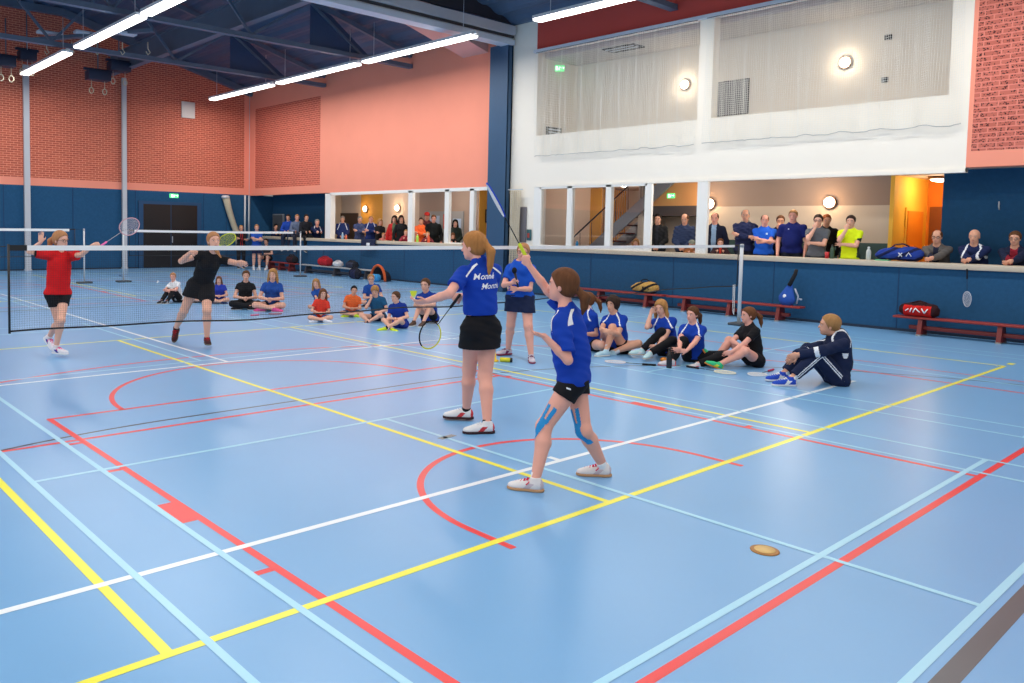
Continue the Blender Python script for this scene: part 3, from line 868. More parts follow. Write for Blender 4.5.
def patch(name, src, cond, mat_, parent, off=.003):
    me = src.data; n = len(me.vertices)
    co = np.empty(n * 3, np.float32); me.vertices.foreach_get('co', co); co = co.reshape(-1, 3)
    no = np.empty(n * 3, np.float32); me.vertices.foreach_get('normal', no); no = no.reshape(-1, 3)
    pl = np.array(parent.location)
    Q = np.array([tuple(p.vertices) for p in me.polygons if len(p.vertices) == 4])
    cen = co[Q].mean(1) + pl; nc = no[Q].mean(1)
    sel = Q[cond(cen, nc)]
    if len(sel) == 0: return None
    u, inv = np.unique(sel, return_inverse=True); inv = inv.reshape(sel.shape)
    vs = co[u] + no[u] * off
    mm = bpy.data.meshes.new(name); mm.from_pydata([tuple(map(float, v)) for v in vs], [], [tuple(int(i) for i in q) for q in inv]); mm.materials.append(mat_)
    mm.polygons.foreach_set('use_smooth', np.ones(len(inv), bool)); mm.update()
    ob = bpy.data.objects.new(name, mm); col.objects.link(ob); ob.parent = parent
    return ob

def strip_pts(a, b, w, side, n=14):
    """list of small quads from a to b of width w along side"""
    a = np.asarray(a, float); b = np.asarray(b, float); side = _n(side); out = []
    for i in range(n):
        p = a + (b - a) * i / n; q = a + (b - a) * (i + 1) / n
        out.append(([p - side * w / 2, p + side * w / 2, q + side * w / 2, q - side * w / 2], [(0, 1, 2, 3)]))
    return out

PEOPLE = []
def person(label, J, h=1.70, group=None, tone='light', sex='f', child=False, bulk=1.0, vox=.011,
           hair='pony', hairc='brown', top=None, bottom=None, socks=None, shoes=None, glasses=False, facehair=None,
           hands=('relax', 'relax'), cap=None, legk=None, extra=None, headk=1.0, cat='person'):
    """J holds world joints: P pelvis, N neck base, Hd head centre (optional), F face direction, cf chest forward, pf pelvis forward,
    wl, wr wrists, el, er elbow hints, al, ar ankles, kl, kr knee hints, tl, tr toe directions, hl, hr hand directions"""
    P = np.asarray(J['P'], float); N = np.asarray(J['N'], float)
    su = _n(N - P); N = P + su * min(np.linalg.norm(N - P), .345 * h)
    if np.linalg.norm(N - P) < .24 * h: N = P + su * .27 * h
    cf = np.asarray(J['cf'], float); cf = _n(cf - su * (cf @ su)); cl = np.cross(su, cf)
    pf = np.asarray(J.get('pf', J['cf']), float); pf = _n(pf * [1, 1, 0.0] if J.get('flatpf', True) else pf)
    pu = _n(su * .6 + V3(0, 0, .6)); pf = _n(pf - pu * (pf @ pu)); plv = np.cross(pu, pf)
    female = sex == 'f'
    sw = (.090 if female else .103) * h * (1 + .35 * (bulk - 1)) * (.97 if child else 1)
    hw = .050 * (.75 + .25 * bulk) * h
    ua, fa, th, sh = .172 * h, .148 * h, .245 * h, .242 * h
    SL = np.asarray(J.get('sl', N - su * .050 * h + cl * sw)); SR = np.asarray(J.get('sr', N - su * .050 * h - cl * sw))
    HL = P + plv * hw - pu * .015 * h; HR = P - plv * hw - pu * .015 * h
    EL, WL = ik(SL, J['wl'], ua, fa, np.asarray(J['el'], float) - (SL + np.asarray(J['wl'])) / 2)
    ER, WR = ik(SR, J['wr'], ua, fa, np.asarray(J['er'], float) - (SR + np.asarray(J['wr'])) / 2)
    legs = 'al' in J
    if legs:
        KL, AL = ik(HL, J['al'], th, sh, np.asarray(J['kl'], float) - (HL + np.asarray(J['al'])) / 2)
        KR, AR = ik(HR, J['ar'], th, sh, np.asarray(J['kr'], float) - (HR + np.asarray(J['ar'])) / 2)
    HH = .138 * h * headk * (1.10 if child else 1.0)
    F = _n(J.get('F', cf)); 
    Hd = np.asarray(J['Hd'], float) if 'Hd' in J else N + su * .03 * h + V3(0, 0, .055 * h) + F * .018 * h
    dH = Hd - N; ln = np.linalg.norm(dH)
    mxl = .115 * h; 
    if ln > mxl: Hd = N + dH / ln * mxl
    hu = _n(V3(0, 0, 1) * .8 + _n(Hd - N) * .35); hu = _n(np.asarray(J['hu'], float)) if 'hu' in J else hu
    F = _n(F); hl_ = _n(np.cross(hu, F)); hu = np.cross(F, hl_)
    HR3 = np.stack([F, hl_, hu], 1)
    def hp(f, l, u): return Hd + (F * f + hl_ * l + hu * u) * HH
    root = empty('person', tuple(P * [1, 1, 0] + [0, 0, J.get('z0', 0.0)]), label, cat, group)
    b = bulk
    tors = lambda g, gb: [
        cap_(HL, HR, .059 * h * (.75 + .25 * b) + g, k=.04, flat=(pf, .92)),
        ell_(P + su * .10 * h, np.stack([cf, cl, su], 1), (V3(.064 * b, .080 * (.7 + .3 * b) * (1.0 if female else 1.06), .10) * h + gb), .05),
        ell_(P + su * .205 * h, np.stack([cf, cl, su], 1), (V3(.064 * (.6 + .4 * b), .086 if female else .096, .105) * h + g), .05),
        cap_(SL - cl * .022 * h, SR + cl * .022 * h, .027 * h + g * .7, k=.03),
        cap_(N + su * .012 * h, SL - cl * .05 * h, .028 * h + g * .5, .028 * h + g * .5, .03), cap_(N + su * .012 * h, SR + cl * .05 * h, .028 * h + g * .5, .028 * h + g * .5, .03)] + (
        [ell_(P + su * .205 * h + cf * .050 * h + cl * s * .040 * h, np.stack([cf, cl, su], 1), V3(.032, .034, .036) * h + g * .7, .03) for s in (1, -1)] if (female and not child) else [])
    body = tors(0, 0)
    for S, E, W in ((SL, EL, WL), (SR, ER, WR)):
        m = (1.12 if not female else 1.0) * (.9 if child else 1.0)
        body += [cap_(S, E, .0275 * h * m, .0225 * h * m, .02), cap_(E, E * .62 + W * .38, .0225 * h * m, .0215 * h * m, .015), cap_(E * .62 + W * .38, W, .0215 * h * m, .0150 * h * m, .012)]
    if legs and bottom and bottom.get('kind') != 'hidden':
        for H_, K, A in ((HL, KL, AL), (HR, KR, AR)):
            m = legk or (1.04 if female else 1.0) * (.88 if child else 1.0) * (.93 + .07 * b)
            bk = _n(np.cross(np.cross(K - H_, A - K), A - K) + 1e-6); 
            bk = -bk if bk @ (H_ - K) < 0 else bk
            cm = K * .70 + A * .30 + bk * .008 * h
            body += [cap_(H_, K, .052 * h * m, .0335 * h * m, .03), ell_(K - bk * .004 * h, np.eye(3), V3(.034, .034, .036) * h * m, .02),
                     cap_(K, cm, .0315 * h * m, .0335 * h * m, .02), cap_(cm, A, .0335 * h * m, .0195 * h * m, .02), cap_(A, A + _n(K - A) * -.01, .020 * h, k=.01)]
    # neck and head
    body += [cap_(N - su * .01 * h, Hd - hu * HH * .30 - F * HH * .10, (.030 if female else .035) * h, (.027 if female else .033) * h, .02)]
    hk = .022
    body += [ell_(hp(-.07, 0, .12), HR3, V3(.43, .345, .39) * HH, .02), ell_(hp(.11, 0, -.17), HR3, V3(.27, .262, .34) * HH, hk),
             ell_(hp(.25, 0, -.40), HR3, V3(.11, .12, .09) * HH, .018), cap_(hp(.345, 0, .03), hp(.44, 0, -.13), .030 * HH, .052 * HH, .010),
             ell_(hp(.34, 0, -.27), HR3, V3(.05, .10, .045) * HH, .01),
             ell_(hp(.34, .13, .085), HR3, V3(.04, .09, .03) * HH, .012), ell_(hp(.34, -.13, .085), HR3, V3(.04, .09, .03) * HH, .012),
             ell_(hp(-.03, .335, -.06), HR3, V3(.075, .035, .13) * HH, .008), ell_(hp(-.03, -.335, -.06), HR3, V3(.075, .035, .13) * HH, .008),
             dict(ell_(hp(.40, .14, .01), HR3, V3(.05, .075, .045) * HH, .010), sub=True), dict(ell_(hp(.40, -.14, .01), HR3, V3(.05, .075, .045) * HH, .010), sub=True)]
    # hands
    hinfo = []
    for side, W, E, mode, hd in ((1, WL, EL, hands[0], J.get('hl')), (-1, WR, ER, hands[1], J.get('hr'))):
        d = _n(hd if hd is not None else W - E)
        pn = J.get('pnl' if side == 1 else 'pnr')
        pn = _n(pn) if pn is not None else _n(np.cross(d, V3(0, 0, 1)) * (-side) * .6 + cf * -.2 + 1e-3)
        pn = _n(pn - d * (pn @ d)); tx = np.cross(pn, d) * side     # thumb side
        if J.get('flipthumb'): tx = -tx
        Lh = .105 * h * (.95 if child else 1)
        R3 = np.stack([d, tx, pn], 1)
        fr = max(.0082 * h / 1.7, .62 * vox)
        body += [ell_(W + d * Lh * .24, R3, V3(.30, .23, .085 + (.25 * vox / .01) * .05) * Lh, .010)]
        curl = dict(relax=.45, open=.08, grip=1.35, fist=1.5, flat=.0)[mode]
        tips = []
        for i, (o, lf) in enumerate(((.165, .40), (.055, .45), (-.055, .42), (-.16, .33))):
            b0 = W + d * Lh * (.44 - abs(o - .05) * .2) + tx * o * Lh
            sp = tx * (o * (.5 if mode == 'open' else .1))
            p = b0; a = 0.0
            for seg, fl_ in enumerate((.42, .33, .25)):
                a += curl * (.9 if seg == 0 else 1.0) * (1 + .08 * i)
                dirv = _n(d * math.cos(a) + pn * math.sin(a) + sp)
                q = p + dirv * lf * Lh * fl_ * 1.08
                body.append(cap_(p, q, fr * (1 - .08 * seg), fr * (.92 - .08 * seg), .004)); p = q
            tips.append(p)
        tb = W + d * Lh * .12 + tx * Lh * .17
        t1 = tb + _n(d * .75 + tx * .75 + pn * .35) * Lh * .20
        t2 = t1 + _n(d * (1.0 if curl < 1 else .5) + tx * (.25 if curl < 1 else -.15) + pn * (.2 + .5 * (curl > 1))) * Lh * .19
        body += [cap_(tb, t1, fr * 1.35, fr * 1.15, .006), cap_(t1, t2, fr * 1.1, fr * .9, .004)]
        hinfo.append(dict(W=W, d=d, pn=pn, tx=tx, L=Lh, grip=W + d * Lh * .42 + pn * Lh * .14))
    sk = skin(tone)
    surf_obj('body', body, vox, sk, root)
    # face
    dk = mat('eye_dark', (40, 30, 28), .3); wh = mat('eye_white', (225, 215, 208), .3); lip = mat('lip_' + tone, (186, 100, 92) if tone != 'dark' else (120, 62, 54), .5)
    for s in (1, -1):
        e = MB(); e.ellipsoid(hp(.345, s * .14, .015), (HH * .030, HH * .046, HH * .024), 10, 0, Matrix(HR3.tolist()))
        e.ellipsoid(hp(.362, s * .14, .014), (HH * .022, HH * .026, HH * .024), 8, 1, Matrix(HR3.tolist()))
        e.v = [tuple(np.array(v) - np.array(root.location)) for v in e.v]
        o = e.build('eye', [wh, dk]); o.parent = root
        e = MB(); e.tube([hp(.375, s * .07, .095), hp(.37, s * .15, .12), hp(.32, s * .23, .09)], HH * .016, 5)
        e.v = [tuple(np.array(v) - np.array(root.location)) for v in e.v]
        o = e.build('eyebrow', hairmat(hairc)); o.parent = root
    e = MB(); e.tube([hp(.345, .10, -.265), hp(.385, .04, -.262), hp(.385, -.04, -.262), hp(.345, -.10, -.265)], [HH * .012, HH * .022, HH * .022, HH * .012], 6)
    e.v = [tuple(np.array(v) - np.array(root.location)) for v in e.v]
    o = e.build('mouth', lip); o.parent = root
    if glasses:
        g = MB()
        for s in (1, -1):
            ring = [hp(.42, s * .14 + .10 * math.cos(t), .01 + .075 * math.sin(t)) for t in np.linspace(0, 2 * math.pi, 14, endpoint=False)]
            g.tube(ring, max(.0022, .16 * vox), 5, closed=True)
            g.tube([hp(.42, s * .24, .02), hp(.0, s * .36, .02)], max(.002, .15 * vox), 5)
        g.tube([hp(.42, .04, .02), hp(.42, -.04, .02)], .002, 5)
        g.v = [tuple(np.array(v) - np.array(root.location)) for v in g.v]
        o = g.build('glasses', m_black); o.parent = root
    # hair
    hm = hairmat(hairc)
    gz = .035 * HH
    if hair != 'bald':
        th_ = {'short': .042, 'pony': .045, 'long': .07, 'bob': .09, 'curly': .11, 'bun': .045, 'crop': .025, 'fringe': .07, 'braid': .05, 'receding': .022}[hair]
        hp_ = [ell_(hp(-.08, 0, .13), HR3, (V3(.43, .345, .39) + th_) * HH, .01), ell_(hp(-.20, 0, -.08), HR3, (V3(.27, .30, .28) + th_ * .6) * HH, .02)]
        if hair in ('short', 'crop', 'receding'):
            hp_ = [ell_(hp(-.08, 0, .13), HR3, (V3(.43, .345, .39) + th_) * HH, .01), ell_(hp(-.22, 0, -.06), HR3, (V3(.23, .27, .22) + th_ * .4) * HH, .02)]
        wd = hair in ('short', 'crop', 'pony', 'bun', 'fringe', 'receding')
        sub = [dict(ell_(hp(.42, 0, -.20), HR3, V3(.42 if wd else .34, .55 if wd else .30, .50 if hair != 'fringe' else .38) * HH, .012), sub=True)]
        sub.append(dict(ell_(hp(.52, 0, -.05), HR3, V3(.42, .60 if wd else .42, .42 if hair in ('short', 'crop') else .36 if hair not in ('fringe',) else .22) * HH, .012), sub=True))
        if hair == 'receding': sub.append(dict(ell_(hp(.35, 0, .50), HR3, V3(.52, .30, .30) * HH, .02), sub=True))
        add = []
        if hair == 'pony':
            pb = hp(-.46 if J.get('ponyz') else -.48, 0, J.get('ponyz', .14)); 
            pdir = J.get('pony', -F * .35 - V3(0, 0, 1.0))
            pdir = _n(pdir); L = J.get('ponyl', .20) * h / 1.6
            md = pb - F * HH * .25 + pdir * L * .35
            add += [ell_(pb, HR3, V3(.13, .13, .13) * HH, .01), cap_(pb, md, .09 * HH, .16 * HH, .01), cap_(md, pb - F * HH * .2 + pdir * L * .8, .16 * HH, .12 * HH, .015),
                    cap_(pb - F * HH * .2 + pdir * L * .8, pb - F * HH * .12 + pdir * L * 1.15, .11 * HH, .04 * HH, .01)]
        if hair == 'bun': add.append(ell_(hp(-.50, 0, .22), HR3, V3(.17, .17, .17) * HH, .01))
        if hair == 'long' or hair == 'bob':
            L = .95 if hair == 'long' else .35
            for s in (1, -1):
                add += [cap_(hp(-.05, s * .36, .0), hp(-.02, s * .40, -.45), .10 * HH, .12 * HH, .02)]
                if hair == 'long': add += [cap_(hp(-.02, s * .40, -.45), hp(.10, s * .42, -1.15), .12 * HH, .07 * HH, .015)]
            add += [cap_(hp(-.30, .15, -.1), hp(-.36, .18, -.15 - L), .19 * HH, .13 * HH, .03), cap_(hp(-.30, -.15, -.1), hp(-.36, -.18, -.15 - L), .19 * HH, .13 * HH, .03)]
        if hair == 'braid':
            add += [cap_(hp(-.35, .28, -.25), hp(.05, .42, -.95), .11 * HH, .08 * HH, .01), cap_(hp(.05, .42, -.95), hp(.16, .42, -1.5), .08 * HH, .05 * HH, .01)]
        if hair == 'curly':
            rs = np.random.default_rng(int(abs(P[0] * 100)))
            for _ in range(26):
                a = rs.uniform(0, 2 * math.pi); z = rs.uniform(-.25, 1)
                q = V3(math.cos(a) * math.sqrt(max(0, 1 - z * z)), math.sin(a) * math.sqrt(max(0, 1 - z * z)), z)
                if q[0] > .45 and q[2] < .6: continue
                add.append(ell_(hp(-.10 + q[0] * .43, q[1] * .38, .12 + q[2] * .42), HR3, V3(.12, .12, .12) * HH, .006))
            add += [cap_(hp(-.45, -.1, .0), hp(-.62, -.15, -.5), .16 * HH, .13 * HH, .02)]
        surf_obj('hair', hp_ + sub + add, max(.006, vox * .9), hm, root)
        if hair == 'pony':
            e = MB(); pb2 = hp(-.53, 0, J.get('ponyz', .13))
            e.tube([pb2 + (hl_ * math.cos(t) + hu * math.sin(t)) * HH * .10 for t in np.linspace(0, 2 * math.pi, 12, endpoint=False)], HH * .03, 6, closed=True)
            e.v = [tuple(np.array(v) - np.array(root.location)) for v in e.v]
            o = e.build('hair_tie', mat('hair_tie', (60, 34, 24), .6)); o.parent = root
    if facehair:
        surf_obj('beard', [ell_(hp(.14, 0, -.30), HR3, V3(.27, .262, .24) * HH, .01), dict(ell_(hp(.30, 0, .06), HR3, V3(.40, .5, .26) * HH, .01), sub=True)], max(.006, vox * .8), hairmat(facehair), root)
    if cap:
        surf_obj('cap', [ell_(hp(-.05, 0, .24), HR3, V3(.47, .40, .34) * HH, .01, clips=((hp(0, 0, .16), -hu),)),
                         ell_(hp(.40, 0, .17), HR3, V3(.34, .26, .05) * HH, .01)], max(.006, vox * .8), cloth(cap), root)
    # garments
    info = dict(root=root, P=P, N=N, su=su, cf=cf, cl=cl, pf=pf, pl=plv, SL=SL, SR=SR, EL=EL, ER=ER, WL=WL, WR=WR, HL=HL, HR=HR, h=h, hands=hinfo, Hd=Hd, F=F, hp=hp, HH=HH)
    if legs: info.update(KL=KL, KR=KR, AL=AL, AR=AR)
    gv = max(vox, .007)
    if top:
        g = top.get('g', .012) + .003; fs = top.get('sleeve', .55); c = top['c']; hem = top.get('hem', .045)
        pr = tors(g, g + top.get('loose', .006))
        if top.get('loose', 0) > .01:
            pr.append(cap_(P + su * .18 * h, P - pu * .03 * h, .075 * h, .090 * h, .03, flat=(cf, .82)))
        for S, E, W in ((SL, EL, WL), (SR, ER, WR)):
            sg = top.get('sg', .010)
            if fs <= 1:
                e = S + (E - S) * fs
                pr.append(cap_(S + (E - S) * .02, e + (E - S) * .05, .0300 * h + sg, .0285 * h + sg * 1.2, .03, clips=((e, E - S),)))
            else:
                f2 = fs - 1; e = E + (W - E) * f2
                pr += [cap_(S, E, .0265 * h + sg, .0255 * h + sg, .02), cap_(E, e, .0255 * h + sg, .020 * h + sg * .8, .015, clips=((e, W - E),))]
        if top.get('collar'):
            pr.append(cap_(N - su * .02 * h, N + su * .03 * h, .043 * h, .040 * h, .008, clips=((N + su * .032 * h, su),)))
        pr.append(dict(ell_(N + su * .03 * h + cf * .02 * h, np.stack([cf, cl, su], 1), V3(.045, .040, .035) * h, .008), sub=True))
        if top.get('vneck'): pr.append(dict(cap_(N + su * .02 * h + cf * .02 * h, N - su * .055 * h + cf * .085 * h, .030 * h, .004, .006), sub=True))
        cms = [cloth(c)] + [cloth(x) for x in top.get('c2', [])]
        paint = None
        if top.get('paint'):
            pfn = top['paint']
            def paint(C, pfn=pfn):
                d = C - P
                return pfn(d @ cf / h, d @ cl / h, d @ su / h, C, info)
        info['shirt'] = surf_obj(top.get('name', 'shirt'), pr, gv, cms, root, clips=((P - pu * hem * h, -pu),), wrinkle=top.get('wr', .0022), seed=P[0] * 7, paint=paint)
    if bottom and legs and bottom.get('kind') != 'hidden':
        kd = bottom['kind']; c = bottom['c']; g = bottom.get('g', .010)
        pr = [cap_(HL, HR, .059 * h * (.75 + .25 * b) + g * .7, k=.04, flat=(pf, .93)), ell_(P + su * .035 * h, np.stack([pf, plv, pu], 1), V3(.064 * b, .078, .06) * h + g * .6, .03)]
        clips = []
        if kd == 'skirt':
            L = bottom.get('len', .13) * h
            pr += [cap_(P + pu * .03 * h, P - pu * (L + .02), .070 * h, .094 * h, .02, flat=(pf, .80))]
            for H_, K in ((HL, KL), (HR, KR)):
                pr.append(cap_(H_, H_ + _n(K - H_) * L * .95, .060 * h + g, .062 * h + g, .03))
            clips.append((P - pu * L, -pu))
        else:
            fr_ = bottom.get('len', .35)
            for H_, K, A in ((HL, KL, AL), (HR, KR, AR)):
                m = (.93 + .07 * b) * (.9 if child else 1)
                if kd == 'shorts':
                    e = H_ + (K - H_) * fr_
                    pr.append(cap_(H_, H_ + (K - H_) * (fr_ + .04), .055 * h * m + g, (.055 - .018 * fr_) * h * m + g, .02, clips=((e, K - H_),)))
                else:
                    e = K + (A - K) * bottom.get('len', .93)
                    pr += [cap_(H_, K, .053 * h * m + g, .036 * h * m + g, .03), cap_(K, e, .036 * h * m + g, .026 * h + g, .02, clips=((e, A - K),))]
        if top and not top.get('noclip'):
            hp0 = (P - pu * (top.get('hem', .045) - .020) * h, pu)
            if P[2] - KL[2] > .15 * h: clips.append(hp0)
            else:
                for q_ in pr[:2]: q_['clips'] = (hp0,)
        cms = [cloth(c)] + [cloth(x) for x in bottom.get('c2', [])]
        bp = bottom.get('paint')
        info['bottom'] = surf_obj({'skirt': 'skirt', 'shorts': 'shorts'}.get(kd, 'trousers'), pr, gv, cms, root, clips=clips, wrinkle=.0022 if kd != 'skirt' else .003, seed=P[1] * 5, paint=(lambda C: bp(C, info)) if bp else None)
    if legs and shoes:
        for side, A, K, td in ((1, AL, KL, J.get('tl', pf)), (-1, AR, KR, J.get('tr', pf))):
            td = np.asarray(td, float); up = J.get('upl' if side == 1 else 'upr')
            td = _n(td)
            up = _n(np.asarray(up, float)) if up is not None else V3(0, 0, 1)
            up = _n(up - td * (up @ td)); lf = np.cross(up, td)
            Lf = .152 * h; base = A - up * .046 * h
            R3 = np.stack([td, lf, up], 1); sc = shoes
            def q(f, l, u): return base + td * f * Lf + lf * l * Lf + up * u * Lf
            upper = [ell_(q(-.05, 0, .18), R3, V3(.20, .155, .20) * Lf, .02), ell_(q(.26, .0, .15), R3, V3(.30, .160, .17) * Lf, .03), ell_(q(.56, .01, .11), R3, V3(.24, .165, .12) * Lf, .03),
                     cap_(q(-.02, 0, .22), q(.0, 0, .38), .150 * Lf, .140 * Lf, .02)]
            sv = max(.005, vox * .75)
            cm = [cloth(sc['c'])] + [cloth(x) for x in sc.get('c2', [])]
            pnt = None
            if sc.get('c2'):
                def pnt(C, q=q, td=td, up=up, lf=lf, base=base, Lf=Lf):
                    d = C - base; f = d @ td / Lf; u = d @ up / Lf; l = d @ lf / Lf
                    return np.where((f + u * .9 > .22) & (f + u * .9 < .40) & (u < .24) | (f < -.17), 1, 0)
            so = surf_obj('shoe', upper, sv, cm, root, clips=((q(0, 0, .07), -up), (q(0, 0, .41), up)), paint=pnt)
            sole = [ell_(q(-.05, 0, .04), R3, V3(.22, .165, .2) * Lf, .02), ell_(q(.28, .0, .04), R3, V3(.33, .160, .2) * Lf, .03), ell_(q(.55, .01, .04), R3, V3(.27, .178, .2) * Lf, .03)]
            s2 = surf_obj('sole', sole, sv, cloth(sc.get('sole', (230, 226, 220))), root, clips=((q(0, 0, .0), -up), (q(0, 0, .085), up)))
            if s2 is not None and so is not None: s2.parent = so
            if sc.get('lace') and so is not None:
                e = MB()
                for i in range(5):
                    f = .20 + i * .085; z = .335 - i * .030
                    e.tube([q(f, -.085, z - .015), q(f + .02, 0, z + .025), q(f + .045, .085, z - .015)], Lf * .018, 6)
                    e.tube([q(f, .085, z - .015), q(f + .02, 0, z + .028), q(f + .045, -.085, z - .015)], Lf * .018, 6)
                e.tube([q(.18, 0, .30), q(.16, .14, .27), q(.24, .16, .20)], Lf * .016, 6); e.tube([q(.18, 0, .30), q(.16, -.14, .27), q(.24, -.16, .20)], Lf * .016, 6)
                e.v = [tuple(np.array(v) - np.array(root.location)) for v in e.v]
                o = e.build('laces', cloth(sc['lace'])); o.parent = so
            if socks:
                e = A + _n(K - A) * socks.get('len', .05) * h
                surf_obj('sock', [cap_(A - up * .01 * h, e + _n(K - A) * .01, .0225 * h, .0235 * h, .01, clips=((e, K - A),))], max(.006, vox * .75), cloth(socks['c']), root)
    PEOPLE.append(info)
    return info

# pose helpers: image-related directions at a place
def place_basis(x, y):
    c = _n(V3(-x, -y, 0)); v = -c; r = V3(v[1], -v[0], 0)
    return c, r                       # toward the camera, image right
def face(x, y, turn):
    """turn in degrees: 0 looks at the camera, + turns toward image right"""
    c, r = place_basis(x, y); t = math.radians(turn)
    return c * math.cos(t) + r * math.sin(t)

def local(x, y, z0, turn):
    f = face(x, y, turn); l = np.cross(V3(0, 0, 1), f); o = V3(x, y, z0)
    def T(a, b, c): return o + f * a + l * b + V3(0, 0, c)
    return T, f, l

def head_dir(x, y, turn, pitch=0):
    f = face(x, y, turn); p = math.radians(pitch)
    return f * math.cos(p) + V3(0, 0, -math.sin(p))

def pose(kind, x, y, z0, turn, h, head=None, pitch=5, var=0):
    """ready made poses in a person's own frame: forward, left, up (metres)"""
    T, f, l = local(x, y, z0, turn); s = h / 1.7
    hd = head_dir(x, y, head if head is not None else turn, pitch)
    D = dict(cf=f, pf=f, F=hd, z0=z0)
    def t(a, b, c): return T(a * s, b * s, c * s)
    if kind == 'stand':           # arms hanging
        D.update(P=t(0, 0, .93), N=t(.0, 0, 1.46), wl=t(.08, .25, .86), wr=t(.08, -.25, .86), el=t(-.1, .32, 1.15), er=t(-.1, -.32, 1.15))
    elif kind == 'crossed':       # arms crossed
        D.update(P=t(0, 0, .93), N=t(-.02, 0, 1.46), wl=t(.20, -.12, 1.20), wr=t(.22, .12, 1.16), el=t(.06, .31, 1.08), er=t(.06, -.31, 1.08), hl=-l * 1 + V3(0, 0, .3), hr=l * 1 + V3(0, 0, -.1))
    elif kind == 'front':         # hands together low in front
        D.update(P=t(0, 0, .93), N=t(.0, 0, 1.46), wl=t(.22, .06, .95), wr=t(.22, -.06, .95), el=t(-.02, .34, 1.10), er=t(-.02, -.34, 1.10), hl=-l + V3(0, 0, -.6), hr=l + V3(0, 0, -.6))
    elif kind == 'chin':          # one arm folded, other hand at the chin
        D.update(P=t(0, 0, .93), N=t(.0, 0, 1.46), wl=t(.22, -.10, 1.14), wr=t(.20, -.04, 1.44), el=t(.06, .34, 1.08), er=t(.16, -.26, 1.10), hl=-l, hr=V3(0, 0, 1) + l * .2)
    elif kind == 'lean':          # leaning forward on forearms on the ledge
        D.update(P=t(-.28, 0, .90), N=t(.02, 0, 1.30), wl=t(.38, .02, .925), wr=t(.36, -.04, .925), el=t(.16, .30, .86), er=t(.16, -.30, .86), hl=-l * .6 + f * .8, hr=l * .6 + f * .8)
    elif kind == 'peek':          # small person seen to the chest behind the ledge
        D.update(P=t(0, 0, .90), N=t(.04, 0, 1.40), wl=t(.26, .10, 1.30), wr=t(.26, -.10, 1.30), el=t(.12, .30, 1.15), er=t(.12, -.30, 1.15), hl=-l * .5 + f, hr=l * .5 + f)
    elif kind == 'perch':         # sitting on the ledge with the legs hanging
        D.update(P=t(-.04, 0, .10), N=t(.02, 0, .61), wl=t(.28, .06, .24), wr=t(.28, -.06, .22), el=t(.02, .32, .30), er=t(.02, -.32, .30), hl=f - V3(0, 0, .4), hr=f - V3(0, 0, .4))
        D.update(al=t(.36, .12, -.40), ar=t(.36, -.12, -.42), kl=t(.6, .14, .1), kr=t(.6, -.14, .1), tl=f + V3(0, 0, -.25), tr=f + V3(0, 0, -.25))
    elif kind == 'bench':         # sitting on a low bench
        D.update(P=t(0, 0, .46), N=t(.14, 0, .95), wl=t(.42, .10, .62), wr=t(.42, -.10, .62), el=t(.20, .34, .60), er=t(.20, -.34, .60), hl=f - l * .5, hr=f + l * .5)
        D.update(al=t(.46, .16, .09), ar=t(.46, -.16, .09), kl=t(.6, .2, .6), kr=t(.6, -.2, .6))
    elif kind == 'cross':         # cross-legged on the floor, hands in lap
        D.update(P=t(0, 0, .115), N=t(.10, 0, .62), wl=t(.34, .05, .26), wr=t(.34, -.05, .26), el=t(.10, .34, .28), er=t(.10, -.34, .28), hl=f * .6 - l, hr=f * .6 + l)
        D.update(al=t(.34, -.13, .075), ar=t(.42, .10, .075), kl=t(.32, .55, .18), kr=t(.32, -.55, .18), tl=-l * 1 + f * .3, tr=l * 1 + f * .3, upl=f * .3 + V3(0, 0, 1), upr=f * .3 + V3(0, 0, 1))
    elif kind == 'knees':         # knees up, arms round the knees
        D.update(P=t(0, 0, .115), N=t(.08, 0, .63), wl=t(.44, -.02, .40), wr=t(.46, .03, .36), el=t(.24, .34, .40), er=t(.24, -.34, .40), hl=f * .4 - l, hr=f * .4 + l)
        D.update(al=t(.60, .10, .08), ar=t(.60, -.10, .08), kl=t(.35, .14, .8), kr=t(.35, -.14, .8), tl=f, tr=f)
    elif kind == 'half':          # one knee up, the other leg folded down
        D.update(P=t(0, 0, .115), N=t(.08, 0, .63), wl=t(.40, .05, .40), wr=t(.40, .12, .36), el=t(.20, .36, .36), er=t(.20, -.30, .36), hl=f * .5 - l, hr=f * .5 + l)
        D.update(al=t(.52, .12, .08), ar=t(.34, .12, .075), kl=t(.35, .16, .8), kr=t(.35, -.5, .15), tl=f, tr=l + f * .3)
    if kind in ('stand', 'crossed', 'front', 'chin', 'lean', 'peek'):
        D.update(al=t(.0 if kind != 'lean' else -.3, .11, .08), ar=t(.0 if kind != 'lean' else -.3, -.11, .08), kl=t(.3, .12, .5), kr=t(.3, -.12, .5))
    return D
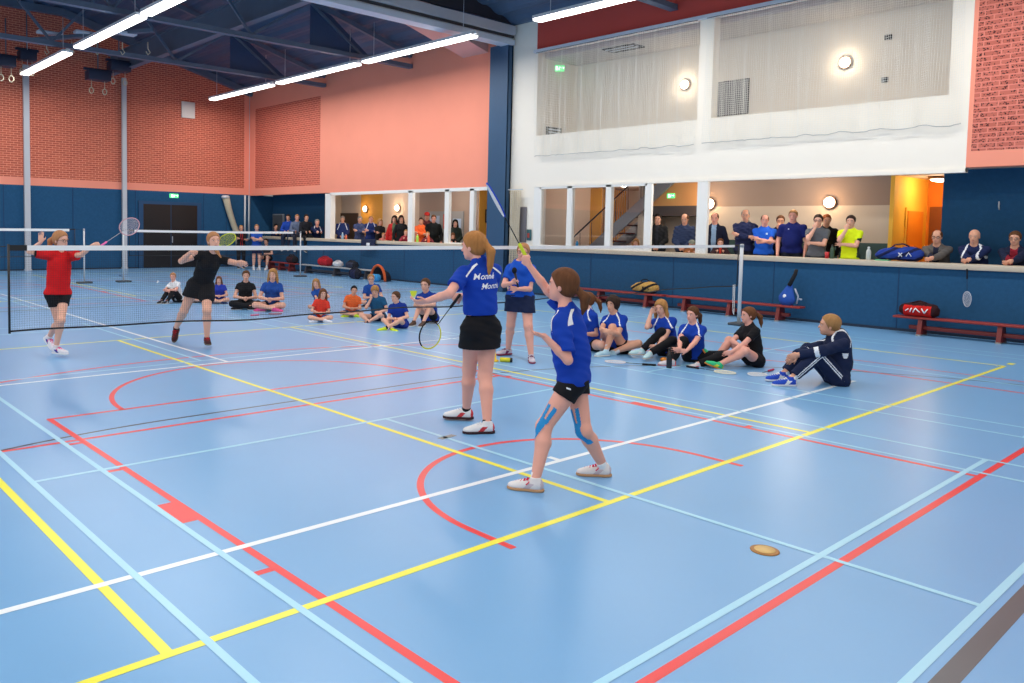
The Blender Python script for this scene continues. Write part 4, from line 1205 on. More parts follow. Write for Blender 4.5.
# ------------------------------------------------------------------ rackets
def racket(hand, direc, normal, label, frame=(230, 230, 60), frame2=None, grip=(30, 30, 34), shaft=(40, 40, 44), group='badminton rackets', strings=(225, 225, 225), back=.05):
    """hand: where the handle is held; direc: from handle to head"""
    d = _n(direc); nn = np.asarray(normal, float); nn = _n(nn - d * (nn @ d)); s = np.cross(d, nn)
    b = np.asarray(hand, float) - d * back
    r = empty('badminton_racket', tuple(b), label, 'racket', group)
    def P(u, v, w=0): return tuple(d * u + s * v + nn * w)
    MB().tube([P(0, 0), P(.01, 0), P(.08, 0), P(.17, 0), P(.18, 0)], [.0125, .0145, .0130, .0130, .008], 8).build('grip', cloth(grip), r).matrix_parent_inverse = Matrix.Identity(4)
    MB().tube([P(.175, 0), P(.40, 0)], [.0042, .0038], 6).build('shaft', cloth(shaft), r).matrix_parent_inverse = Matrix.Identity(4)
    c, a, w = .40 + .135, .135, .108
    f = MB(); N = 36
    pts = [P(c + a * math.cos(t), w * math.sin(t) * (1 - .08 * math.cos(t))) for t in np.linspace(0, 2 * math.pi, N, endpoint=False)]
    h = N // 2
    f.tube(pts[:h + 1], .0062, 6, 0); f.tube(pts[h:] + [pts[0]], .0062, 6, 1)
    f.build('frame', [cloth(frame), cloth(frame2 or frame)], r).matrix_parent_inverse = Matrix.Identity(4)
    g = MB()
    for i in range(-9, 10):
        v = i * .0108; m = math.sqrt(max(0, 1 - (v / w) ** 2)) * a
        g.bar(P(c - m, v), P(c + m, v), .0012)
    for i in range(-11, 12):
        u = i * .0115; m = math.sqrt(max(0, 1 - (u / a) ** 2)) * w
        g.bar(P(c + u, -m), P(c + u, m), .0012)
    g.build('strings', cloth(strings), r).matrix_parent_inverse = Matrix.Identity(4)
    return r

BLUE = (16, 62, 170); NAVY = (26, 38, 78); BLACK = (22, 22, 26)
WHITE_ = (235, 236, 238)
def FA(px, py, h): return on_floor(px, py) + V3(0, 0, .046 * h)      # ankle above a floor point
def D_of(px, py): return depth_of(on_floor(px, py))

def stripe_paint(f, l, u, C, I):         # white shoulder piping and side inserts, in the shirt's own frame
    a = np.abs(l)
    return np.where((np.abs(a - (.045 + (.30 - u) * .55)) < .006) & (u > .215) & (f > -.02), 1, 0)

# ---- 1 the ponytailed woman with lettering on her back
D = D_of(476, 430)
def J(px, py, dd=0.0): return at_depth(px, py, D + dd)
c_, r_ = place_basis(4.9, 5.1)
fw = face(4.9, 5.1, -150)
W1 = person('woman seen from behind with white lettering on her blue shirt, arm held out left',
    dict(P=J(481, 326, .04), N=J(479, 262, .0), Hd=J(473, 246, -.0), F=face(4.9, 5.1, -118) + V3(0, 0, -.08), cf=fw, pf=face(4.9, 5.1, -140),
         wl=J(427, 301, -.10), el=J(447, 296, -.28), wr=J(462, 296, .34), er=J(490, 300, .40), hl=-r_ + V3(0, 0, -.15) + c_ * .1, pnl=V3(0, 0, 1) - c_ * .6,
         al=FA(466, 420, 1.76), ar=FA(487, 433, 1.76), kl=J(468, 370, .3), kr=J(480, 372, .2), tl=face(4.9, 5.1, -95), tr=face(4.9, 5.1, -80), hr=-r_ + V3(0, 0, -.3),
         pony=V3(0, 0, -1) + r_ * .05, ponyl=.24),
    h=1.76, sex='f', tone='pink', vox=.0065, hair='pony', hairc='golden', hands=('relax', 'grip'),
    top=dict(c=BLUE, c2=[WHITE_], sleeve=.62, hem=-.06, loose=.006, g=.012, sg=.016, wr=.0028), bottom=dict(kind='skirt', c=BLACK, len=.112), socks=dict(c=(24, 24, 28), len=.02),
    shoes=dict(c=(232, 230, 230), c2=[(210, 60, 66)], sole=(60, 40, 44), lace=(236, 236, 236)))
root = W1['root']; I = W1
side = I['cl']; back = I['cf']
# lettering on the back
def letters(txt, o, xdir, ydir, size, castdir, name='lettering'):
    cu = bpy.data.curves.new('t', 'FONT'); cu.body = txt; cu.size = size; cu.shear = .35; cu.resolution_u = 3; cu.offset = size * .012
    ob = bpy.data.objects.new('t', cu); col.objects.link(ob)
    dg = bpy.context.evaluated_depsgraph_get(); me = bpy.data.meshes.new_from_object(ob.evaluated_get(dg))
    bm = bmesh.new(); bm.from_mesh(me); bmesh.ops.triangulate(bm, faces=bm.faces)
    pts = [o + xdir * v.co.x + ydir * v.co.y for v in bm.verts]; bm.verts.index_update()
    fs = [tuple(v.index for v in f.verts) for f in bm.faces]
    bm.free(); bpy.data.objects.remove(ob); bpy.data.curves.remove(cu); bpy.data.meshes.remove(me)
    return [([pts[i] for i in f], [(0, 1, 2)]) for f in fs]
xd = -I['cl']; yd = I['su']                # reading direction seen from behind = toward her right
o1 = I['P'] + I['su'] * .425 - I['cf'] * .2 + I['cl'] * .115
project_decal('lettering', I['shirt'], letters('Monné', o1, xd, yd, .072, I['cf']), mat('white_print', (244, 244, 246), .6), root, I['cf'])
project_decal('lettering', I['shirt'], letters('Monné', o1 - yd * .085 + xd * .055, xd, yd, .072, I['cf']), mat('white_print', (244, 244, 246), .6), root, I['cf'])
sp = []
for s in (1, -1):
    sp += strip_pts(I['N'] + I['cl'] * s * .05 - I['cf'] * .2 - I['su'] * .01, I['N'] + I['cl'] * s * .19 - I['cf'] * .2 - I['su'] * .115, .016, I['su'] + I['cl'] * s * .6, 24)
for sp_ in (sp[:24], sp[24:]): project_decal('shoulder_piping', I['shirt'], sp_, mat('white_print', (244, 244, 246), .6), root, I['cf'])
W1R = J(459, 296, .30)
hd = J(433, 331, .05)
racket(W1R, hd - W1R, c_ + r_ * .55, 'yellow and black racket held low by the ponytailed woman with lettering on her back', frame=(24, 24, 28), frame2=(224, 226, 60), back=.02)
# shuttle in her left hand
def shuttle(p, label, up=(0, 0, 1), c=(222, 236, 70)):
    r = empty('shuttlecock', tuple(p), label, 'shuttlecock', None)
    MB().lathe((0, 0, 0), [(0, -.012), (.010, -.009), (.013, 0), (.013, .010), (0, .011)], 14, axis=up).build('cork', mat('cork_white', (236, 232, 224), .6), r).matrix_parent_inverse = Matrix.Identity(4)
    k = MB(); u = Vector(up).normalized(); x = u.orthogonal().normalized(); y = u.cross(x)
    for i in range(14):
        a = 2 * math.pi * i / 14; da = .17
        e = x * math.cos(a) + y * math.sin(a); e1 = x * math.cos(a - da) + y * math.sin(a - da); e2 = x * math.cos(a + da) + y * math.sin(a + da)
        k.add([tuple(e * .011 + u * .010), tuple(e1 * .033 + u * .074), tuple(e2 * .033 + u * .074)], [(0, 1, 2)])
    k.tube([x * .022 * math.cos(t) + y * .022 * math.sin(t) + u * .04 for t in np.linspace(0, 6.28, 14, endpoint=False)], .001, 4, closed=True)
    k.build('skirt', cloth(c), r).matrix_parent_inverse = Matrix.Identity(4)
    return r
shuttle(W1['hands'][0]['W'] + W1['hands'][0]['d'] * .12 + V3(0, 0, .03), 'yellow shuttlecock pinched in the outstretched hand of the woman with lettering on her back')

# ---- 2 the girl with blue knee tape
Df = depth_of(on_floor(530, 490)); Dr = depth_of(on_floor(594, 475)); D = (Df + Dr) / 2 + .02
c_, r_ = place_basis(4.3, 3.56)
W2 = person('girl with blue tape on both knees, blue shirt, racket raised above her head',
    dict(P=J(574, 375), N=J(566, 309, -.02), Hd=J(562, 285, -.02), F=face(4.3, 3.56, -106) + V3(0, 0, .02), cf=face(4.3, 3.56, -112), pf=face(4.3, 3.56, -92),
         wr=J(527, 263, .10), er=J(541, 292, .16), hr=-r_ * .5 + V3(0, 0, .8), wl=J(544, 336, -.22), el=J(576, 366, -.22), hl=-r_ + V3(0, 0, .25) + c_ * .1, pnl=V3(0, 0, 1),
         al=FA(535, 491, 1.56), ar=FA(603, 476, 1.56), kl=J(545, 428, -.10), kr=J(588, 428, .06),
         tl=face(4.03, 3.59, -100), tr=face(4.66, 3.5, -84), pony=V3(0, 0, -1) + r_ * .12, ponyl=.155, ponyz=-.10),
    h=1.56, sex='f', legk=1.04, child=True, tone='pink', vox=.006, hair='pony', hairc='chestnut', hands=('relax', 'grip'), headk=.96,
    top=dict(c=BLUE, sleeve=.80, hem=.035, loose=.018, g=.013, sg=.018, wr=.004), bottom=dict(kind='shorts', c=BLACK, len=.36, g=.020), socks=dict(c=(240, 240, 240), len=.035),
    shoes=dict(c=(232, 226, 224), c2=[(205, 190, 196)], sole=(196, 150, 110), lace=(226, 44, 84)))
root = W2['root']; I = W2
sp = strip_pts(I['N'] + I['cl'] * .30 + I['cf'] * .025 + I['su'] * .005, I['N'] + I['cl'] * .30 + I['cf'] * .05 - I['su'] * .14, .012, I['cf'], 16)
sp += strip_pts(I['N'] + I['cl'] * .30 - I['cf'] * .06 + I['su'] * .0, I['N'] + I['cl'] * .30 - I['cf'] * .075 - I['su'] * .10, .012, I['cf'], 16)
for sp_ in (sp[:16], sp[16:]): project_decal('shoulder_piping', I['shirt'], sp_, mat('white_print', (244, 244, 246), .6), root, -I['cl'])
project_decal('chest_badge', I['shirt'], strip_pts(I['N'] + I['cl'] * .03 + I['cf'] * .3 - I['su'] * .12, I['N'] + I['cl'] * .09 + I['cf'] * .3 - I['su'] * .12, .04, I['su'], 5), mat('badge_pale', (150, 180, 226), .6), root, -I['cf'])
project_decal('shorts_emblem', I['bottom'], strip_pts(I['P'] + I['pl'] * .3 + I['pf'] * .045 - V3(0, 0, .055), I['P'] + I['pl'] * .3 + I['pf'] * .015 - V3(0, 0, .065), .012, V3(0, 0, 1), 4), mat('white_print', (244, 244, 246), .6), root, -I['pl'])
tape = mat('kinesio_tape_blue', (20, 140, 205), .7)
body = [c for c in root.children if c.name.startswith('body')][0]
def tape_on(K, H, A, nrm):
    up1 = _n(H - K); dn = _n(A - K); nrm = _n(nrm); s_ = _n(np.cross(up1, nrm))
    def cond(C, Nn):
        d = C - K; tu = d @ up1; td = d @ dn; s = d @ s_; fr = Nn @ nrm
        arms = (tu > .02) & (tu < .15) & (np.abs(np.abs(s) - (.017 + tu * .06)) < .013)
        core = (tu < .05) & (td < .10) & (tu > -.12) & (np.abs(s) < .026 - np.clip(td, 0, 1) * .10)
        return (arms | core) & (fr > .25) & (np.linalg.norm(d, axis=1) < .20)
    return patch('knee_tape', body, cond, tape, root, .003)
tape_on(I['KL'], I['HL'], I['AL'], c_ * .85 - r_ * .55)
tape_on(I['KR'], I['HR'], I['AR'], c_ * .75 - r_ * .7)
g = I['hands'][1]; top = at_depth(484, 178, D + .05)
rh = racket(g['grip'], top - g['grip'], np.cross(_n(top - g['grip']), _n(ray(495, 200))) + c_ * .11, 'blue and white racket held upright above the girl with blue knee tape, seen edge on', frame=(40, 70, 180), frame2=(220, 224, 232), grip=(205, 222, 60), shaft=(30, 30, 36), back=.07)

# ---- 3 the girl in red beyond the net
D = D_of(58, 356)
c_, r_ = place_basis(3.15, 11.1)
W3 = person('person in a bright red shirt and black shorts beyond the net, one hand raised',
    dict(P=J(58, 292), N=J(60, 249), Hd=J(61, 240, -.05), F=face(3.15, 11.1, 42) + V3(0, 0, -.12), cf=face(3.15, 11.1, 22), pf=face(3.15, 11.1, 25),
         wl=J(93, 245, -.15), el=J(82, 252, -.05), hl=r_ + V3(0, 0, .1), wr=J(41, 242, -.15), er=J(34, 258, -.05), hr=V3(0, 0, 1), pnr=c_ + r_ * .2,
         al=J(56, 348, -.05), ar=J(49, 337, .25), kl=J(62, 322, -.3), kr=J(58, 318, 0), tl=face(3, 11, 45), tr=_n(face(3, 11, 35) + V3(0, 0, -.9)), upr=face(3, 11, 35) * .8 + V3(0, 0, .8)),
    h=1.62, sex='f', child=True, headk=.93, bulk=.82, tone='light', vox=.009, hair='pony', hairc='strawberry', hands=('grip', 'open'), glasses=True,
    top=dict(c=(206, 22, 28), c2=[(30, 20, 24)], sleeve=.62, hem=.02, loose=.014, sg=.018, vneck=True, paint=lambda f, l, u, C, I: np.where(np.abs(l) > .165, 1, 0)),
    bottom=dict(kind='shorts', c=BLACK, len=.42, g=.010), socks=dict(c=(236, 226, 226), len=.03), shoes=dict(c=(226, 224, 230), c2=[(60, 70, 150)], sole=(226, 226, 226), lace=(236, 60, 140)))
g = W3['hands'][0]
racket(g['grip'] - V3(0, 0, .04), J(120, 228.5, .02) - J(95, 245.5, -.15), c_ + r_ * .1 + V3(0, 0, .25), 'pale racket held out by the girl in the red shirt beyond the net', frame=(216, 170, 178), grip=(240, 120, 180), shaft=(180, 180, 186), strings=(236, 224, 228), back=.05)

# ---- 4 the girl in black beyond the net
D = D_of(206, 347)
c_, r_ = place_basis(5.1, 11)
W4 = person('person in black beyond the net, leaning forward with long hair, dark red shoes',
    dict(P=J(201, 284, .1), N=J(213, 252, -.08), Hd=J(214, 239, -.22), F=face(5.1, 11, 18) + V3(0, 0, .05), cf=face(5.1, 11, 8) + V3(0, 0, -.2), pf=face(5.1, 11, 5),
         wr=J(191, 252, -.42), er=J(186, 262, -.15), hr=r_ + c_ * .2, wl=J(239, 262, -.3), el=J(231, 262, -.0), hl=r_ * .9 + V3(0, 0, -.3),
         ar=J(176, 328, .42), al=J(207, 338, .0), kr=J(187, 306, -.1), kl=J(207, 310, -.3), tl=face(5.1, 11, 5), pony=V3(0, 0, -1) + r_ * .55 + c_ * .9, ponyl=.30, tr=_n(face(5.1, 11, -15) + V3(0, 0, -1.0)), upr=face(5.1, 11, -10) + V3(0, 0, .7)),
    h=1.74, sex='f', bulk=.88, tone='light', vox=.009, hair='pony', hairc='strawberry', hands=('relax', 'fist'),
    top=dict(c=BLACK, sleeve=.42, hem=.045, loose=.008, noclip=True), bottom=dict(kind='skirt', c=(24, 24, 28), len=.115), socks=dict(c=(30, 26, 28), len=.01), shoes=dict(c=(70, 36, 38), c2=[(50, 46, 46)], sole=(110, 104, 92), lace=(180, 30, 44)))
racket(J(193, 254, .12), J(229, 239, .14) - J(193, 254, .12), c_ + V3(0, 0, .9) - r_ * .1, 'yellow-green racket behind the head of the girl in black beyond the net', frame=(196, 210, 40), frame2=(196, 210, 40), strings=(206, 216, 90), back=.0)

# ---- 5 the woman with the microphone
D = D_of(518, 359)
c_, r_ = place_basis(8.2, 7.6)
W5 = person('person in a blue polo and navy skirt holding a microphone, standing',
    dict(P=J(520, 295.5), N=J(521, 262), Hd=J(523, 252, -.03), F=face(8.2, 7.6, -12) + V3(0, 0, -.05), cf=face(8.2, 7.6, -22), pf=face(8.2, 7.6, -12),
         wr=J(512, 283, -.28), er=J(504, 285, -.05), hr=r_ * .6 + V3(0, 0, .5), wl=J(517, 289, -.26), el=J(534, 290, -.05), hl=-r_ + V3(0, 0, .1),
         ar=FA(508, 355, 1.66), al=FA(531, 361.5, 1.66), kr=J(510, 325, -.3), kl=J(527, 328, -.3), tr=face(8.2, 7.6, -55), tl=face(8.2, 7.6, 5)),
    h=1.66, sex='f', tone='pink', bulk=1.25, vox=.010, hair='pony', hairc='strawberry', glasses=True, hands=('relax', 'grip'),
    top=dict(c=(20, 78, 182), c2=[(20, 60, 150)], sleeve=.66, hem=.01, loose=.012, collar=True), bottom=dict(kind='skirt', c=(22, 34, 66), len=.135), socks=dict(c=(40, 30, 40), len=.01),
    shoes=dict(c=(206, 196, 206), c2=[(110, 30, 90)], sole=(150, 60, 80), lace=(110, 20, 80)))
g = W5['hands'][1]; mb = MB(); gp = g['grip']
r = empty('microphone', tuple(gp), 'black handheld microphone held by the woman in the blue polo and navy skirt', 'microphone')
dm = _n(V3(0, 0, 1) - r_ * .25)
MB().tube([-dm * .10, dm * .0, dm * .09], [.011, .014, .018], 8).build('handle', m_black, r).matrix_parent_inverse = Matrix.Identity(4)
MB().ellipsoid(tuple(dm * .13), (.036, .036, .044), 12).build('foam_head', cloth((24, 24, 26)), r).matrix_parent_inverse = Matrix.Identity(4)

# ---- 6 the coach sitting on the right
D = D_of(832, 384)
c_, r_ = place_basis(9.7, 4.0)
def track_paint(f, l, u, C, I):
    m = np.zeros(len(C), int)
    for S, E, W in ((I['SL'], I['EL'], I['WL']), (I['SR'], I['ER'], I['WR'])):
        t = ((C - E) @ _n(W - E)); dd = np.linalg.norm((C - E) - np.outer(t, _n(W - E)), axis=1)
        m[(t > .035) & (t < .085) & (dd < .09)] = 1
    m[(np.abs(np.abs(l) - (.040 + (.33 - u) * .30)) < .007) & (u > .20)] = 1
    m[(np.abs(l) > .07) & (u > .125) & (u < .16) & (np.abs(f + .015) < .022 - (.16 - u) * .3)] = 1
    return m
def leg_paint(C, I):
    m = np.zeros(len(C), int); h = I['h']
    for H, K, A, s in ((I['HL'], I['KL'], I['AL'], 1), (I['HR'], I['KR'], I['AR'], -1)):
        nrm = _n(np.cross(K - H, A - K)); nrm = nrm if nrm @ I['pl'] * s > 0 else -nrm
        for a, b in ((H, K), (K, A)):
            ax = _n(b - a); t = (C - a) @ ax; L = np.linalg.norm(b - a)
            side = np.cross(nrm, ax); off = (C - a) @ side; out = (C - a) @ nrm
            sel = (t > -.02) & (t < L) & (out > .025) & ((np.abs(off - .012) < .006) | (np.abs(off + .012) < .006)) & (out < .13)
            m[sel] = 1
    return m
W6 = person('man in a navy tracksuit with white stripes sitting on the floor, knees drawn up',
    dict(P=J(837, 376, .02), N=J(838, 342, .02), Hd=J(829, 325, .0), F=face(9.7, 4, -84) + V3(0, 0, .0), cf=face(9.7, 4, -72), pf=face(9.7, 4, -72), flatpf=True,
         wl=J(798, 355, -.14), el=J(822, 352, -.3), hl=-r_ + V3(0, 0, -.35), wr=J(794, 355, .06), er=J(806, 350, .30), hr=-r_ * .6 + V3(0, 0, -.8) + c_ * .3,
         al=J(791, 379, -.18), ar=J(783, 374, .12), kl=J(818, 330, -.2), kr=J(800, 322, .2), tl=-r_ * .95 + c_ * .45, tr=-r_ * .8 + c_ * .5),
    h=1.80, sex='m', tone='tan', bulk=1.12, vox=.0085, hair='short', hairc='sandy', hands=('relax', 'relax'),
    top=dict(c=(22, 34, 66), c2=[(228, 232, 238)], sleeve=1.93, hem=.04, g=.018, sg=.020, loose=.014, collar=True, name='track_jacket', paint=track_paint, wr=.0035),
    bottom=dict(kind='trousers', c=(22, 34, 66), c2=[(228, 232, 238)], g=.018, len=.86, paint=leg_paint), socks=dict(c=(236, 236, 236), len=.07),
    shoes=dict(c=(44, 80, 190), c2=[(232, 236, 236)], sole=(214, 214, 220), lace=(238, 238, 226)))

# ------------------------------------------------------------------ everyone sitting on the floor
def seat(label, base, headpx, kind, turn, group=None, headturn=None, pitch=4, mod=None, hz=.725, **kw):
    b = on_floor(*base); D = depth_of(b); Hp = at_depth(headpx[0], headpx[1], D)
    h = float(np.clip(1.7 * Hp[2] / hz, 1.15, 1.85)); h = kw.pop('h', h)
    Jd = pose(kind, b[0], b[1], 0, turn, h, head=headturn, pitch=pitch)
    c, r = place_basis(b[0], b[1])
    dx = (Hp - Jd['N']) @ r
    N0 = Jd['N'].copy(); Jd['N'] = N0 + r * dx * .75
    dz = .062 * h
    Jd['Hd'] = Jd['N'] + r * dx * .22 + V3(0, 0, .085 * h) + _n(Jd['F']) * .012 * h
    if mod: mod(Jd, c, r, lambda px, py, dd=0: at_depth(px, py, D + dd), h)
    kw.setdefault('vox', .0105)
    return person(label, Jd, h=h, group=group, **kw)

polo = dict(c=(18, 62, 166), c2=[WHITE_], sleeve=.62, hem=.03, loose=.010, paint=stripe_paint)
blk = dict(kind='trousers', c=BLACK, len=.95)
ws = dict(c=(236, 236, 238), len=.03)
G1 = 'players sitting in a row on the floor at the right'
def m_a(J, c, r, X, h):
    J.update(al=X(607, 353, -.15), kl=X(600, 343, -.55), ar=X(604, 352, .15), kr=X(612, 332, .2), tl=r, tr=r * .8 + c * .4, wl=X(586, 334, -.3), el=X(598, 330, -.1), wr=X(582, 334, -.2), er=X(578, 325, .1), hl=-r, hr=-r)
seat('person in a blue shirt sitting behind the taped girl, profile to the left, brown ponytail', (592, 350), (588, 303), 'half', -60, G1, headturn=-80, sex='f', hair='pony', hairc='auburn', tone='light', mod=m_a, top=polo, bottom=dict(kind='shorts', c=BLACK, len=.3), socks=ws, shoes=dict(c=(206, 216, 220)))
def m_b(J, c, r, X, h):
    J.update(al=X(606, 351, -.35), kl=X(609, 329, -.25), ar=X(613, 352, -.2), kr=X(640, 345, -.3), tl=-r * .8 + c * .6, tr=-r + c * .3, wl=X(609, 331, -.42), el=X(622, 335, -.2), wr=X(606, 332, -.42), er=X(597, 332, -.15), hl=-r, hr=r)
seat('person in a blue shirt with dark curly hair sitting and clasping one bare knee', (619, 353), (613, 307), 'half', -25, G1, headturn=-35, sex='f', hair='curly', hairc='dark', tone='tan', mod=m_b, top=polo, bottom=dict(kind='shorts', c=BLACK, len=.3), socks=dict(c=(220, 222, 226), len=.06), shoes=dict(c=(176, 208, 220)))
def m_c(J, c, r, X, h):
    J.update(wr=X(651, 313, -.12), er=X(648, 336, -.15), hr=V3(0, 0, 1) + r * .5, wl=X(655, 350, -.35), el=X(678, 345, -.1), hl=-r + c * .2, al=X(650, 353, -.42), kl=X(668, 335, -.6), ar=X(642, 350, -.2), kr=X(655, 330, -.3), tl=-r * .4 + c * .9, tr=-r + c * .3)
seat('person in blue shirt and black trousers sitting, one hand raised to her blond hair', (668, 356), (661, 310), 'half', -12, G1, headturn=-22, pitch=10, sex='f', hair='long', hairc='blond', tone='light', mod=m_c, top=polo, bottom=blk, socks=None, shoes=dict(c=(190, 222, 226), c2=[(230, 230, 230)], sole=(190, 180, 170)))
def m_d(J, c, r, X, h):
    J.update(wr=X(679, 352, -.42), er=X(677, 341, -.1), hr=-r * .6 + c * .5, wl=X(684, 354, -.42), el=X(706, 348, -.15), hl=-r, al=X(698, 364, -.35), kl=X(719, 356, -.3), ar=X(672, 361, -.35), kr=X(668, 352, -.5), tl=-r * .8 + c * .6, tr=-r + c * .2)
seat('person in blue and black with dark ponytail sitting behind the black water bottle', (694, 362), (693, 316), 'cross', -15, G1, headturn=-35, sex='f', hair='pony', hairc='brown', tone='pink', mod=m_d, top=polo, bottom=blk, socks=None, shoes=dict(c=(222, 214, 216), c2=[(222, 60, 70)], sole=(230, 120, 110)))
def m_e(J, c, r, X, h):
    J.update(al=X(720, 364, -.25), kl=X(737, 348, -.4), ar=X(715, 358, .05), kr=X(728, 340, .2), tl=-r * .9 + V3(0, 0, .35) + c * .2, tr=-r * .6 + V3(0, 0, .75), wl=X(729, 354, -.3), el=X(756, 343, -.2), wr=X(740, 346, -.2), er=X(728, 343, .05), hl=-r + V3(0, 0, -.3), hr=r,
             upl=V3(0, 0, 1) + r * .4, upr=V3(0, 0, .4) + r)
seat('person in black shirt and shorts with green shoes sitting next to the tracksuit man', (754, 366), (749, 318), 'knees', -55, G1, headturn=-62, sex='f', hair='pony', hairc='auburn', tone='pink', mod=m_e, top=dict(c=BLACK, sleeve=.6, hem=.03), bottom=dict(kind='shorts', c=BLACK, len=.42), socks=dict(c=(90, 120, 110), len=.01), shoes=dict(c=(60, 190, 130), c2=[(210, 220, 60)], sole=(214, 130, 60)))

G2 = 'children sitting on the floor in the middle group'
sh_b = dict(kind='shorts', c=(24, 30, 56), len=.6)
kb = dict(c=(24, 74, 156), sleeve=.62, hem=.03, loose=.012)
kw_ = dict(child=True, vox=.0105)
def m_f(J, c, r, X, h): J.update(al=X(309, 310, -.3), kl=X(299, 302, -.1), ar=X(301, 309, -.1), kr=X(303, 296, -.1), tl=c, tr=-r * .4 + c)
seat('person with long light hair in a blue shirt sitting behind the child in red', (322, 310), (316, 285), 'half', -10, G2, hz=.72, sex='f', hair='long', hairc='sandy', tone='light', mod=None, top=kb, bottom=sh_b, socks=ws, shoes=dict(c=(40, 40, 46)), **kw_)
seat('child in a red-orange T-shirt and denim shorts with white socks, front of the middle group', (319, 321), (323, 297), 'cross', 8, G2, sex='f', hair='long', hairc='auburn', tone='light', top=dict(c=(226, 62, 44), sleeve=.6, hem=.03, loose=.01), bottom=dict(kind='shorts', c=(70, 112, 170), len=.6), socks=dict(c=(240, 240, 244), len=.02), shoes=dict(c=(232, 232, 238)), **kw_)
seat('child with black hair in a bright orange shirt sitting cross-legged, lime shoes', (351, 316), (354, 293), 'cross', 5, G2, sex='m', hair='short', hairc='black', tone='tan', top=dict(c=(238, 108, 50), sleeve=.6, hem=.03, loose=.01), bottom=dict(kind='shorts', c=(36, 62, 120), len=.6), socks=None, shoes=dict(c=(200, 220, 60)), **kw_)
seat('child with glasses in a blue shirt sitting at the back of the middle group', (373, 306), (371, 280), 'cross', 0, G2, sex='m', hair='short', hairc='sandy', tone='light', glasses=True, top=kb, bottom=sh_b, socks=ws, shoes=dict(c=(40, 44, 60)), **kw_)
def m_j(J, c, r, X, h): J.update(wr=X(371, 299, -.2), er=X(365, 309, -.1), hr=V3(0, 0, 1), al=X(366, 323, -.3), kl=X(381, 314, -.4), ar=X(372, 325, -.3), kr=X(358, 315, -.2))
seat('child with pale blond hair in a teal blue shirt holding a hand to the face', (379, 321), (375, 292), 'cross', -10, G2, pitch=14, sex='m', hair='fringe', hairc='blond', tone='light', mod=m_j, top=dict(c=(26, 86, 126), sleeve=.6, hem=.03, loose=.012), bottom=dict(kind='shorts', c=(24, 30, 56), len=.4), socks=dict(c=(70, 40, 36), len=.04), shoes=dict(c=(130, 90, 70)), **kw_)
def m_k(J, c, r, X, h): J.update(al=X(385, 328, -.35), kl=X(402, 318, -.4), ar=X(392, 329, -.35), kr=X(379, 319, -.2), tl=-r + c * .4, tr=r * .6 + c * .6)
seat('child in dark blue shirt and lime shoes at the front of the middle group', (401, 328), (396, 298), 'cross', -22, G2, headturn=-50, sex='m', hair='short', hairc='brown', tone='light', mod=m_k, top=dict(c=(20, 52, 144), sleeve=.6, hem=.03, loose=.01), bottom=dict(kind='shorts', c=(40, 60, 150), len=.5), socks=dict(c=(24, 24, 30), len=.04), shoes=dict(c=(206, 226, 50)), **kw_)
seat('child in blue shirt and black shorts at the right end of the middle group', (430, 323), (425.5, 287), 'knees', -22, G2, sex='m', hair='short', hairc='brown', tone='light', top=dict(c=(20, 58, 150), sleeve=.6, hem=.03, loose=.012), bottom=dict(kind='shorts', c=BLACK, len=.5), socks=None, shoes=dict(c=(90, 70, 60)), **kw_)
G3 = 'girls sitting on the floor in the left group'
seat('person in a white T-shirt and black trousers sitting with knees up on the far floor', (178, 302), (173, 278), 'knees', -40, G3, headturn=-10, sex='f', hair='bun', hairc='strawberry', tone='pink', top=dict(c=(232, 234, 238), c2=[(60, 60, 66)], sleeve=.62, hem=.03, loose=.01, paint=lambda f, l, u, C, I: np.where((f > .03) & (np.abs(l) < .05) & (np.abs(u - .16) < .02), 1, 0)), bottom=blk, socks=None, shoes=dict(c=(50, 50, 54), c2=[(220, 220, 220)]))
seat('person in dark shorts sitting mostly hidden behind the standing girl in black', (200, 302), (200, 278), 'cross', 0, G3, sex='f', hair='pony', hairc='brown', top=kb, bottom=dict(kind='shorts', c=BLACK, len=.5), socks=None, shoes=dict(c=(40, 40, 46)))
seat('person with long hair in violet-blue shirt sitting just beside the standing girl in black', (220, 303), (219, 281), 'cross', -5, G3, sex='f', hair='long', hairc='auburn', tone='light', top=dict(c=(40, 60, 170), sleeve=.5, hem=.03), bottom=dict(kind='shorts', c=(30, 44, 90), len=.4), socks=None, shoes=dict(c=(40, 56, 100)))
seat('person in a black T-shirt and black leggings sitting cross-legged in the left group', (245, 308), (246, 277), 'cross', 2, G3, sex='f', hair='bun', hairc='brown', tone='light', top=dict(c=BLACK, sleeve=.4, hem=.03), bottom=blk, socks=None, shoes=dict(c=(36, 36, 40), sole=(200, 200, 200)))
seat('person with two long blond strands, blue shirt, sitting cross-legged with pink shoes', (272, 310), (273, 276), 'cross', -8, G3, sex='f', hair='long', hairc='blond', tone='light', top=dict(c=(32, 76, 156), sleeve=.55, hem=.03), bottom=dict(kind='shorts', c=BLACK, len=.35), socks=None, shoes=dict(c=(226, 90, 150)))

